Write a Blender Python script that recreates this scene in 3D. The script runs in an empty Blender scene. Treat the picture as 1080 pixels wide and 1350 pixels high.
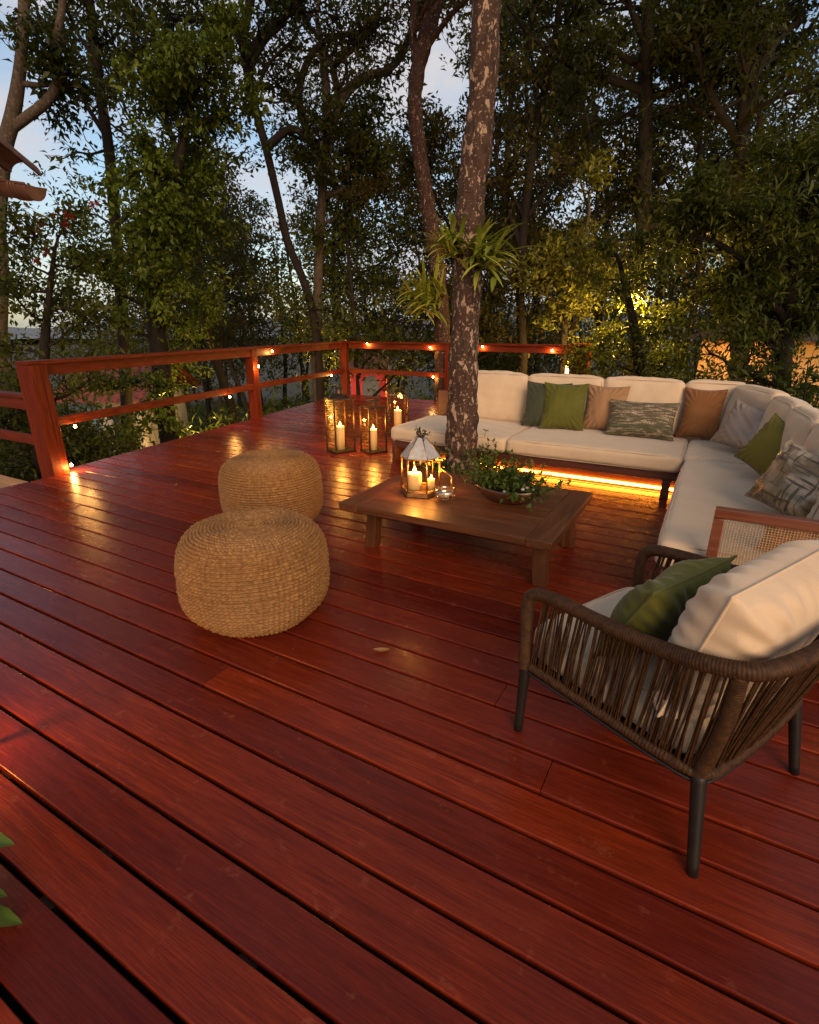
import bpy, bmesh, math, random
import numpy as np
from mathutils import Vector, Matrix

SC = bpy.context.scene
COL = SC.collection
R = math.radians

# ------------------------------------------------------------------ camera
F = 700.0; HZ = 428.0; HC = 1.5; YAW = R(29.5)          # focal length in photo pixels (1080 wide), horizon row, eye height
PIT = math.atan((675 - HZ) / F)
CP, SP, CY, SY = math.cos(PIT), math.sin(PIT), math.cos(YAW), math.sin(YAW)
cam = bpy.data.cameras.new('camera'); camo = bpy.data.objects.new('camera', cam); COL.objects.link(camo)
cam.sensor_fit = 'HORIZONTAL'; cam.sensor_width = 36.0; cam.lens = 36.0 * F / 1080.0
cam.clip_start = 0.02; cam.clip_end = 3000
camo.location = (0, 0, HC); camo.rotation_euler = (math.pi / 2 - PIT, 0, YAW)
SC.camera = camo

# ------------------------------------------------------------------ sky, sun, exposure
SUN_EL = R(23); SUN_AZ = YAW + R(-90 + 10)   # direction TO the sun: azimuth from +x counter-clockwise, behind the camera and a little to its right
W = bpy.data.worlds.new("World"); SC.world = W; W.use_nodes = True
def build_world():
    nt = W.node_tree; nt.nodes.clear()
    N = nt.nodes.new; L = nt.links.new
    out = N('ShaderNodeOutputWorld'); bg = N('ShaderNodeBackground'); bg.inputs['Strength'].default_value = 0.09
    sky = N('ShaderNodeTexSky'); sky.sky_type = 'NISHITA'; sky.sun_disc = False
    sky.sun_elevation = SUN_EL; sky.sun_rotation = math.pi / 2 - SUN_AZ
    sky.air_density = 1.2; sky.dust_density = 1.0; sky.ozone_density = 2.0
    tc = N('ShaderNodeTexCoord'); mp = N('ShaderNodeMapping'); mp.inputs['Scale'].default_value = (2.2, 2.2, 5.0)
    n = N('ShaderNodeTexNoise'); n.inputs['Scale'].default_value = 1.3; n.inputs['Detail'].default_value = 7; n.inputs['Roughness'].default_value = .58
    cr = N('ShaderNodeValToRGB'); cr.color_ramp.elements[0].position = .38; cr.color_ramp.elements[1].position = .62
    cl = N('ShaderNodeRGB'); cl.outputs[0].default_value = (4.6, 4.5, 4.7, 1)
    mx = N('ShaderNodeMix'); mx.data_type = 'RGBA'
    L(tc.outputs['Generated'], mp.inputs['Vector']); L(mp.outputs[0], n.inputs['Vector']); L(n.outputs['Fac'], cr.inputs[0])
    L(cr.outputs[0], mx.inputs[0]); L(sky.outputs[0], mx.inputs[6]); L(cl.outputs[0], mx.inputs[7])
    L(mx.outputs[2], bg.inputs['Color']); L(bg.outputs[0], out.inputs['Surface'])
build_world()
sl = bpy.data.lights.new('sun', 'SUN'); sl.energy = 2.1; sl.angle = R(38); sl.color = (1.0, .66, .38)
so = bpy.data.objects.new('sun', sl); COL.objects.link(so); so.location = (4, -8, 9)
_d = Vector((math.cos(SUN_AZ) * math.cos(SUN_EL), math.sin(SUN_AZ) * math.cos(SUN_EL), math.sin(SUN_EL)))
so.rotation_euler = (-_d).to_track_quat('-Z', 'Y').to_euler()
SC.view_settings.view_transform = 'Standard'; SC.view_settings.look = 'None'
SC.view_settings.exposure = 0.72; SC.view_settings.gamma = 1.0; SC.view_settings.use_curve_mapping = False
SC.cycles.use_denoising = True
SC.cycles.max_bounces = 8; SC.cycles.transparent_max_bounces = 24
SC.cycles.sample_clamp_indirect = 6.0
SC.cycles.caustics_reflective = False; SC.cycles.caustics_refractive = False

# ------------------------------------------------------------------ photo pixel -> place
def _rot(x, y): return (x * CY - y * SY, x * SY + y * CY)
def _ray(px, py):
    a = (px - 540) / F; b = (py - 675) / F
    return a, CP - b * SP, -(b * CP + SP)
def at(px, py, Y):
    r = _ray(px, py); k = Y / r[1]; return Vector((*_rot(r[0] * k, Y), HC + r[2] * k))
def gp(px, py, z=0.0):
    r = _ray(px, py); k = (z - HC) / r[2]; return Vector((*_rot(r[0] * k, r[1] * k), z))
def depth(p): return -p[0] * SY + p[1] * CY
def proj(p):
    X = p[0] * CY + p[1] * SY; Y = depth(p); dz = p[2] - HC
    d = Y * CP - dz * SP; u = -(Y * SP + dz * CP)
    return 540 + F * X / d, 675 + F * u / d

# ------------------------------------------------------------------ object helpers
ORG = {}
def tag(o, label=None, cat=None, group=None, kind=None):
    if label: o['label'] = label
    if cat: o['category'] = cat
    if group: o['group'] = group
    if kind: o['kind'] = kind
    return o
def thing(name, label, cat, loc=(0, 0, 0), rotz=0.0, group=None, local=False):
    """An Empty at the thing's base. local=False: its parts are modelled in world coordinates."""
    o = bpy.data.objects.new(name, None); COL.objects.link(o); o.empty_display_size = .1
    o.location = loc; o.rotation_euler = (0, 0, rotz)
    if not local: ORG[o.name] = np.array(loc, float)
    return tag(o, label, cat, group)
def root_of(o):
    while o.parent: o = o.parent
    return o
class MB:
    def __init__(s): s.v = []; s.f = []; s.n = 0
    def add(s, v, f):
        v = np.asarray(v, float).reshape(-1, 3)
        s.v.append(v)
        for q in f: s.f.append(tuple(i + s.n for i in q))
        s.n += len(v); return s
    def addq(s, v, f):           # f: an integer array, all faces the same size
        v = np.asarray(v, float).reshape(-1, 3); f = np.asarray(f) + s.n
        s.v.append(v); s.f.extend(map(tuple, f.tolist())); s.n += len(v); return s
def obj(name, mb, mat, parent=None, smooth=True, off=None):
    v = np.concatenate(mb.v) if mb.v else np.zeros((0, 3))
    if off is None: off = ORG.get(root_of(parent).name, np.zeros(3)) if parent else np.zeros(3)
    v = v - np.asarray(off)
    me = bpy.data.meshes.new(name); me.from_pydata(v.tolist(), [], mb.f)
    if smooth is True: me.polygons.foreach_set('use_smooth', [True] * len(me.polygons))
    me.materials.append(mat); me.update()
    if smooth == 'auto':
        me.polygons.foreach_set('use_smooth', [True] * len(me.polygons)); me.set_sharp_from_angle(angle=R(21))
    o = bpy.data.objects.new(name, me); COL.objects.link(o)
    if parent: o.parent = parent
    return o
def copy_tree(o, parent=None):
    c = o.copy(); COL.objects.link(c); c.parent = parent
    for ch in [k for k in COL.objects if k.parent == o]: copy_tree(ch, c)
    return c
# ---- shapes
def box(mb, a, b, bev=.004, fr=None, seg=2):
    """axis-aligned (or in frame fr) box from corner a to corner b with softened edges"""
    bm = bmesh.new(); bmesh.ops.create_cube(bm, size=1)
    a = np.array(a, float); b = np.array(b, float); c = (a + b) / 2; d = np.abs(b - a)
    for v in bm.verts: v.co = Vector((v.co.x * d[0] + c[0], v.co.y * d[1] + c[1], v.co.z * d[2] + c[2]))
    if bev > 0: bmesh.ops.bevel(bm, geom=bm.edges[:], offset=min(bev, .45 * d.min()), segments=seg, affect='EDGES', profile=.5)
    bm.verts.index_update()
    P = np.array([v.co[:] for v in bm.verts])
    if fr is not None: P = fr(P)
    mb.add(P, [[v.index for v in f.verts] for f in bm.faces]); bm.free(); return mb
def frame(o, x, y, z):
    M = np.array([np.array(x, float), np.array(y, float), np.array(z, float)]); o = np.array(o, float)
    return lambda P: np.asarray(P) @ M + o
def beam(mb, p, q, w, h, bev=.004, up=(0, 0, 1)):
    """a plank from p to q (centre line), w across, h along up"""
    p = Vector(p); q = Vector(q); x = (q - p); L = x.length; x /= L; u = Vector(up); y = u.cross(x).normalized(); u = x.cross(y)
    return box(mb, (0, -w / 2, -h / 2), (L, w / 2, h / 2), bev, frame(p, x, y, u))
def smooth_path(pts, n):
    P = np.array([list(p) for p in pts], float); m = len(P)
    if m < 3: return np.array([P[0] + (P[-1] - P[0]) * t for t in np.linspace(0, 1, n)])
    E = np.vstack([2 * P[0] - P[1], P, 2 * P[-1] - P[-2]]); out = []
    d = np.r_[0, np.cumsum(np.linalg.norm(np.diff(P, axis=0), axis=1))]
    for s in np.linspace(0, d[-1], n):
        i = min(max(np.searchsorted(d, s) - 1, 0), m - 2); t = (s - d[i]) / max(d[i + 1] - d[i], 1e-9)
        a, b, c, e = E[i], E[i + 1], E[i + 2], E[i + 3]
        out.append(.5 * (2 * b + (c - a) * t + (2 * a - 5 * b + 4 * c - e) * t * t + (3 * b - a - 3 * c + e) * t ** 3))
    return np.array(out)
def tube(mb, P, rad, k=8, cap=True, closed=False, flat=1.0):
    P = np.asarray(P, float); n = len(P); rad = np.broadcast_to(np.asarray(rad, float), (n,))
    T = np.gradient(P, axis=0)
    if closed: T = np.roll(P, -1, 0) - np.roll(P, 1, 0)
    T /= np.linalg.norm(T, axis=1)[:, None] + 1e-12
    ref = np.array([0, 0, 1.]) if abs(T[0][2]) < .9 else np.array([1., 0, 0])
    u = np.cross(T[0], ref); u /= np.linalg.norm(u); ang = np.arange(k) * 2 * math.pi / k; rings = []
    for i in range(n):
        u = u - T[i] * (u @ T[i]); u /= np.linalg.norm(u) + 1e-12; w = np.cross(T[i], u)
        rings.append(P[i] + rad[i] * (np.cos(ang)[:, None] * u + flat * np.sin(ang)[:, None] * w))
    V = np.concatenate(rings); A = np.arange(n - 1)[:, None] * k; j = np.arange(k)[None, :]; j2 = (j + 1) % k
    Fq = np.stack([A + j, A + j2, A + k + j2, A + k + j], -1).reshape(-1, 4)
    b = mb.n; mb.addq(V, Fq)
    if closed:
        mb.f += [(b + (n - 1) * k + i, b + (n - 1) * k + (i + 1) % k, b + (i + 1) % k, b + i) for i in range(k)]
    elif cap:
        mb.f.append(tuple(b + i for i in range(k))[::-1]); mb.f.append(tuple(b + (n - 1) * k + i for i in range(k)))
    return mb
def lathe(mb, prof, c=(0, 0, 0), k=24, sx=1, sy=1, fr=None):
    prof = np.array(prof, float); n = len(prof); a = np.arange(k) * 2 * math.pi / k
    V = np.stack([prof[:, 0][:, None] * np.cos(a) * sx + c[0], prof[:, 0][:, None] * np.sin(a) * sy + c[1], np.repeat(prof[:, 1][:, None], k, 1) + c[2]], -1).reshape(-1, 3)
    if fr: V = fr(V)
    A = np.arange(n - 1)[:, None] * k; j = np.arange(k)[None, :]; j2 = (j + 1) % k
    b = mb.n; mb.addq(V, np.stack([A + j, A + j2, A + k + j2, A + k + j], -1).reshape(-1, 4))
    if prof[0, 0] > 1e-6: mb.f.append(tuple(b + i for i in range(k))[::-1])
    if prof[-1, 0] > 1e-6: mb.f.append(tuple(b + (n - 1) * k + i for i in range(k)))
    return mb
def wrinkle(P, amp, freq, seed, k=5):
    r = np.random.RandomState(seed); s = np.zeros(len(P))
    for i in range(k):
        w = r.normal(size=3) * freq * (1 + i * .7); s += np.sin(P @ w + r.rand() * 6.3) / (1 + i * .6)
    return amp * s / 1.8
def cushion(mb, h, r, puff=.015, n=(26, 26, 8), seed=0, fr=None, wr=.004, sag=0, piping=None, pw=6):
    """upholstered block, half sizes h, edge radius r, bulging faces"""
    h = np.array(h, float); V = []; Fc = []; idx = {}
    def g(m): t = np.linspace(-1, 1, m + 1); return np.sign(t) * (1 - (1 - np.abs(t)) ** 1.35)
    G = [g(m) for m in n]
    def vid(p):
        key = tuple(np.round(p, 5))
        if key not in idx: idx[key] = len(V); V.append(p)
        return idx[key]
    for ax in range(3):
        o = [i for i in range(3) if i != ax]
        for sgn in (-1, 1):
            for i in range(n[o[0]]):
                for j in range(n[o[1]]):
                    q = []
                    for (a, b) in ((i, j), (i + 1, j), (i + 1, j + 1), (i, j + 1)):
                        p = np.zeros(3); p[ax] = sgn; p[o[0]] = G[o[0]][a]; p[o[1]] = G[o[1]][b]; q.append(vid(p))
                    flip = (sgn > 0) == (ax == 1)
                    Fc.append(tuple(q[::-1] if flip else q))
    U = np.array(V); P = U * h; inn = np.clip(P, -(h - r), h - r); dv = P - inn
    nr = dv / (np.linalg.norm(dv, axis=1)[:, None] + 1e-9); out = inn + nr * r
    e = 1 - U ** 4
    bul = np.stack([e[:, 1] * e[:, 2], e[:, 0] * e[:, 2], e[:, 0] * e[:, 1]], 1)
    out = out + np.sign(U) * (np.abs(U) ** pw) * bul * puff
    out = out + nr * wrinkle(out, wr, 9, seed)[:, None] + nr * wrinkle(out, wr * .35, 28, seed + 7)[:, None]
    if sag: out[:, 2] += sag * np.sin(out[:, 0] * 5 + seed) * (out[:, 2] / h[2])
    if fr is not None: out2 = fr(out)
    else: out2 = out
    mb.add(out2, Fc)
    if piping is not None:       # welt cord round the top and bottom edge
        q = []
        for t in np.linspace(0, 2 * math.pi, 97)[:-1]:
            cx, sx = math.cos(t), math.sin(t); ex = .22
            q.append((np.sign(cx) * abs(cx) ** ex, np.sign(sx) * abs(sx) ** ex))
        q = np.array(q); rr = r * .28
        for zz in (1, -1):
            L = np.stack([q[:, 0] * (h[0] - rr + .003), q[:, 1] * (h[1] - rr + .003), np.full(len(q), zz * (h[2] - rr + .003))], 1)
            tube(piping, fr(L) if fr else L, .0042, 6, closed=True)
    return mb
def pillow(mb, w, hgt, t, fr, seed=0, N=40, wr=.006, ear=.10, cordmb=None, pw=2.4, pe=.55):
    """throw pillow: x across, z up from 0, y thickness (towards -y is the front)"""
    u = np.linspace(-1, 1, N + 1); u = np.sign(u) * np.abs(u) ** .85
    U, Vv = np.meshgrid(u, u, indexing='ij'); b = mb.n
    def surf(sg):
        X = w / 2 * U * (1 - ear * (1 - Vv ** 2) * np.abs(U) ** 2); Z = hgt / 2 * Vv * (1 - ear * (1 - U ** 2) * np.abs(Vv) ** 2)
        prof = (np.clip(1 - np.abs(U) ** pw, 0, 1) * np.clip(1 - np.abs(Vv) ** pw, 0, 1)) ** pe
        Y = sg * t / 2 * prof
        P = np.stack([X, Y, Z], -1).reshape(-1, 3)
        k = (prof.reshape(-1)) ** .4
        ang = np.arctan2(np.abs(Vv), np.abs(U) + 1e-6).reshape(-1); rr = np.hypot(U, Vv).reshape(-1)
        fold = np.sin(ang * 26 + seed) * np.clip(rr - .55, 0, 1) * .014 * np.clip(prof.reshape(-1) * 3, 0, 1)
        P[:, 1] += sg * (wrinkle(P * np.array([1, 1, 1]) + sg * .3, wr, 13, seed) * k + fold)
        P[:, 2] += hgt / 2
        return P
    A, B = surf(-1), surf(1); n = N + 1
    i, j = np.meshgrid(np.arange(N), np.arange(N), indexing='ij'); q = np.stack([i * n + j, (i + 1) * n + j, (i + 1) * n + j + 1, i * n + j + 1], -1).reshape(-1, 4)
    mb.addq(fr(A), q); mb.addq(fr(B), q[:, ::-1])
    if cordmb is not None:
        e = [(k, 0) for k in range(N)] + [(N, k) for k in range(N)] + [(k, N) for k in range(N, 0, -1)] + [(0, k) for k in range(N, 0, -1)]
        tube(cordmb, fr(np.array([(A[a * n + c] + B[a * n + c]) / 2 for a, c in e])), .0045, 5, closed=True)
    return mb

# ------------------------------------------------------------------ materials
class NT:
    def __init__(s, name):
        s.m = bpy.data.materials.new(name); s.m.use_nodes = True; s.t = s.m.node_tree; s.t.nodes.clear()
        s.out = s.t.nodes.new('ShaderNodeOutputMaterial')
    def n(s, typ, **kw):
        nd = s.t.nodes.new('ShaderNode' + typ)
        for k, v in kw.items():
            if k.startswith('i_'):
                key = k[2:]; nd.inputs[int(key) if key.isdigit() else key.replace('_', ' ')].default_value = v
            else: setattr(nd, k, v)
        return nd
    def l(s, a, b): s.t.links.new(a, b)
    def coord(s, scale=(1, 1, 1), kind='Object', rot=(0, 0, 0)):
        tc = s.n('TexCoord'); mp = s.n('Mapping'); mp.inputs['Scale'].default_value = scale; mp.inputs['Rotation'].default_value = rot
        s.l(tc.outputs[kind], mp.inputs[0]); return mp.outputs[0]
    def noise(s, vec, scale, detail=4, rough=.55, dist=0):
        nd = s.n('TexNoise'); nd.inputs['Scale'].default_value = scale; nd.inputs['Detail'].default_value = detail
        nd.inputs['Roughness'].default_value = rough; nd.inputs['Distortion'].default_value = dist
        s.l(vec, nd.inputs['Vector']); return nd.outputs['Fac']
    def ramp(s, fac, stops):
        nd = s.n('ValToRGB'); e = nd.color_ramp.elements
        while len(e) < len(stops): e.new(.5)
        for el, (p, c) in zip(e, stops): el.position = p; el.color = (*c, 1) if not isinstance(c, (int, float)) else (c, c, c, 1)
        s.l(fac, nd.inputs[0]); return nd.outputs[0]
    def mix(s, fac, a, b, mode='MIX'):
        nd = s.n('Mix', data_type='RGBA', blend_type=mode)
        for v, i in ((fac, 0), (a, 6), (b, 7)):
            if isinstance(v, (int, float)): nd.inputs[i].default_value = v
            elif isinstance(v, tuple): nd.inputs[i].default_value = (*v, 1)
            else: s.l(v, nd.inputs[i])
        return nd.outputs[2]
    def math(s, op, a, b=0.0):
        nd = s.n('Math', operation=op)
        for v, i in ((a, 0), (b, 1)):
            if isinstance(v, (int, float)): nd.inputs[i].default_value = v
            else: s.l(v, nd.inputs[i])
        return nd.outputs[0]
    def bump(s, hgt, strength, dist=.002, prev=None):
        nd = s.n('Bump'); nd.inputs['Strength'].default_value = strength; nd.inputs['Distance'].default_value = dist
        s.l(hgt, nd.inputs['Height'])
        if prev is not None: s.l(prev, nd.inputs['Normal'])
        return nd.outputs[0]
    def bsdf(s, color, rough=.5, normal=None, **kw):
        b = s.n('BsdfPrincipled')
        for v, k in ((color, 'Base Color'), (rough, 'Roughness')):
            if isinstance(v, (int, float)): b.inputs[k].default_value = v
            elif isinstance(v, tuple): b.inputs[k].default_value = (*v, 1)
            else: s.l(v, b.inputs[k])
        if normal is not None: s.l(normal, b.inputs['Normal'])
        for k, v in kw.items():
            k = k.replace('_', ' ')
            b.inputs[k].default_value = (*v, 1) if isinstance(v, tuple) and 'Radius' not in k else v
        return b.outputs[0]
    def done(s, sh): s.l(sh, s.out.inputs['Surface']); return s.m

def island(m): return m.n('NewGeometry').outputs['Random Per Island']

def mat_deck():
    m = NT('deck_wood'); isl = island(m)
    v = m.coord((1, 1, 1)); off = m.n('VectorMath', operation='ADD'); cx = m.n('CombineXYZ')
    k = m.math('MULTIPLY', isl, 37.0); m.l(k, cx.inputs[0]); m.l(k, cx.inputs[2]); m.l(v, off.inputs[0]); m.l(cx.outputs[0], off.inputs[1]); vec = off.outputs[0]
    st = m.n('VectorMath', operation='MULTIPLY'); st.inputs[1].default_value = (1.0, 16, 6); m.l(vec, st.inputs[0])
    fine = m.n('VectorMath', operation='MULTIPLY'); fine.inputs[1].default_value = (6.0, 160, 60); m.l(vec, fine.inputs[0])
    g1 = m.noise(st.outputs[0], 2.2, 6, .62, .6); g2 = m.noise(fine.outputs[0], 1.5, 3); bl = m.noise(vec, 2.3, 4, .6); sp = m.noise(vec, 14, 5, .65)
    c = m.ramp(g1, [(.28, (.058, .0050, .0024)), (.5, (.150, .0140, .0042)), (.72, (.27, .034, .0085))])
    c = m.mix(m.ramp(isl, [(0, 0), (1, 1)]), m.mix(.74, c, (.052, .0050, .0034)), m.mix(.26, c, (.38, .056, .011)))
    c = m.mix(m.ramp(bl, [(.42, 0), (.7, .55)]), c, (.10, .014, .010))
    c = m.mix(m.math('MULTIPLY', m.ramp(g2, [(.36, 1), (.60, 0)]), .42), c, (.034, .0042, .0034))
    c = m.mix(m.math('MULTIPLY', m.ramp(sp, [(.62, 0), (.76, 1)]), .35), c, (.32, .095, .045))
    rg = m.math('ADD', m.math('MULTIPLY', m.ramp(bl, [(.3, .0), (.75, 1.)]), .16), m.math('MULTIPLY', m.ramp(sp, [(.3, 0), (.7, 1)]), .05))
    rg = m.math('ADD', rg, .17)
    b = m.bump(g2, .38, .0016); b = m.bump(g1, .30, .004, b); b = m.bump(sp, .20, .003, b)
    return m.done(m.bsdf(c, rg, b, Specular_IOR_Level=.18, Coat_Weight=.0))
def mat_wood(name, dark, mid, lite, axis=0, rough=.38, scale=1.0, coat=.0, bump=.25, spec=.5):
    m = NT(name); isl = island(m); sc = [14 * scale] * 3; sc[axis] = 1.1 * scale
    v = m.coord((1, 1, 1)); off = m.n('VectorMath', operation='ADD'); cx = m.n('CombineXYZ'); k = m.math('MULTIPLY', isl, 23.0)
    for i in range(3): m.l(k, cx.inputs[i])
    m.l(v, off.inputs[0]); m.l(cx.outputs[0], off.inputs[1])
    st = m.n('VectorMath', operation='MULTIPLY'); st.inputs[1].default_value = sc; m.l(off.outputs[0], st.inputs[0])
    fi = m.n('VectorMath', operation='MULTIPLY'); fi.inputs[1].default_value = [x * (2.5 if i == axis else 8) for i, x in enumerate(sc)]; m.l(off.outputs[0], fi.inputs[0])
    g = m.noise(st.outputs[0], 2.0, 6, .62, .8); f = m.noise(fi.outputs[0], 1.2, 3); bl = m.noise(off.outputs[0], 4, 4)
    c = m.ramp(g, [(.25, dark), (.5, mid), (.75, lite)])
    c = m.mix(m.ramp(isl, [(0, .0), (1, .35)]), c, dark)
    c = m.mix(m.math('MULTIPLY', m.ramp(f, [(.35, 1), (.6, 0)]), .35), c, dark)
    rg = m.math('ADD', m.math('MULTIPLY', bl, .25), rough - .12)
    b = m.bump(f, bump, .0012); b = m.bump(g, bump * .8, .002, b)
    return m.done(m.bsdf(c, rg, b, Specular_IOR_Level=spec, Coat_Weight=coat, Coat_Roughness=.25))
def mat_fabric(name, col, col2=None, weave=420, rough=.85, sheen=.25, bump=.35):
    m = NT(name); v = m.coord(); col2 = col2 or tuple(x * .8 for x in col)
    n = m.noise(v, 5, 5, .6); f = m.noise(v, 90, 3)
    w1 = m.n('TexWave', wave_type='BANDS', bands_direction='X'); w1.inputs['Scale'].default_value = weave / 6.28; m.l(v, w1.inputs['Vector'])
    w2 = m.n('TexWave', wave_type='BANDS', bands_direction='DIAGONAL'); w2.inputs['Scale'].default_value = weave / 6.28; m.l(v, w2.inputs['Vector'])
    c = m.mix(m.ramp(n, [(.35, 0), (.7, 1)]), col, col2); c = m.mix(m.math('MULTIPLY', f, .35), c, tuple(x * .7 for x in col))
    h = m.math('ADD', m.math('MULTIPLY', w1.outputs['Fac'], .5), m.math('MULTIPLY', w2.outputs['Fac'], .5))
    b = m.bump(h, bump * .4, .0008); b = m.bump(n, bump, .006, b); b = m.bump(f, bump, .0012, b)
    return m.done(m.bsdf(c, rough, b, Sheen_Weight=sheen, Sheen_Roughness=.4, Specular_IOR_Level=.2))
def mat_plain(name, col, rough=.5, metal=0, var=.25, scale=12, bump=.1, **kw):
    m = NT(name); v = m.coord(); n = m.noise(v, scale, 5, .6)
    c = m.mix(m.ramp(n, [(.3, 0), (.7, 1)]), tuple(x * (1 - var) for x in col), tuple(min(1, x * (1 + var)) for x in col))
    return m.done(m.bsdf(c, rough, m.bump(n, bump, .004), Metallic=metal, **kw))
def mat_leaf(name, cols, rough=.45, trans=.3):
    m = NT(name); isl = island(m); n = m.noise(m.coord(), .9, 3)
    k = m.math('ADD', m.math('MULTIPLY', isl, .65), m.math('MULTIPLY', n, .35))
    c = m.ramp(k, [(i / (len(cols) - 1) * .8 + .1, cc) for i, cc in enumerate(cols)])
    s = m.bsdf(c, rough, None, Specular_IOR_Level=.14)
    t = m.n('BsdfTranslucent'); m.l(m.mix(.5, c, (.14, .16, .01)), t.inputs['Color'])
    mx = m.n('MixShader'); mx.inputs[0].default_value = trans; m.l(s, mx.inputs[1]); m.l(t.outputs[0], mx.inputs[2])
    return m.done(mx.outputs[0])
def mat_bark(name, dark, lite, patch=None, amount=.55, vs=(1, 1, .35)):
    m = NT(name); v = m.coord(vs); n = m.noise(v, 22, 6, .65, .4); n2 = m.noise(v, 7, 4); c = m.ramp(n, [(.3, dark), (.7, lite)])
    b = m.bump(n, .8, .012); b = m.bump(n2, .5, .02, b)
    if patch:
        p = m.noise(m.coord((1, 1, .55)), 19, 4, .6, .35); q = m.noise(m.coord(), 3.6, 2)
        k = m.ramp(m.math('ADD', p, m.math('MULTIPLY', q, .35)), [(amount + .12, 0), (amount + .16, 1)])
        p2 = m.noise(m.coord(), 34, 3, .6); k2 = m.ramp(p2, [(.60, 0), (.64, .8)])
        c = m.mix(k2, c, tuple(x * .7 for x in patch)); c = m.mix(k, c, m.mix(m.noise(v, 30, 3), patch, tuple(x * .6 for x in patch)))
    return m.done(m.bsdf(c, .85, b, Specular_IOR_Level=.25))
def mat_glass(name, tint, gloss=.10):
    m = NT(name); t = m.n('BsdfTransparent'); t.inputs['Color'].default_value = (*tint, 1)
    g = m.n('BsdfGlossy'); g.inputs['Roughness'].default_value = .04; g.inputs['Color'].default_value = (1, .93, .82, 1)
    f = m.n('Fresnel'); f.inputs['IOR'].default_value = 1.5
    mx = m.n('MixShader'); m.l(m.math('ADD', m.math('MULTIPLY', f.outputs[0], .30), gloss * .3), mx.inputs[0]); m.l(t.outputs[0], mx.inputs[1]); m.l(g.outputs[0], mx.inputs[2])
    return m.done(mx.outputs[0])
def mat_emit(name, col, st):
    m = NT(name); e = m.n('Emission'); e.inputs['Color'].default_value = (*col, 1); e.inputs['Strength'].default_value = st
    return m.done(e.outputs[0])
def mat_wax():
    m = NT('candle_wax'); return m.done(m.bsdf((.80, .66, .46), .5, m.bump(m.noise(m.coord(), 40, 3), .15, .002), Subsurface_Weight=.5, Subsurface_Radius=(.05, .03, .015), Subsurface_Scale=.6))

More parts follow.
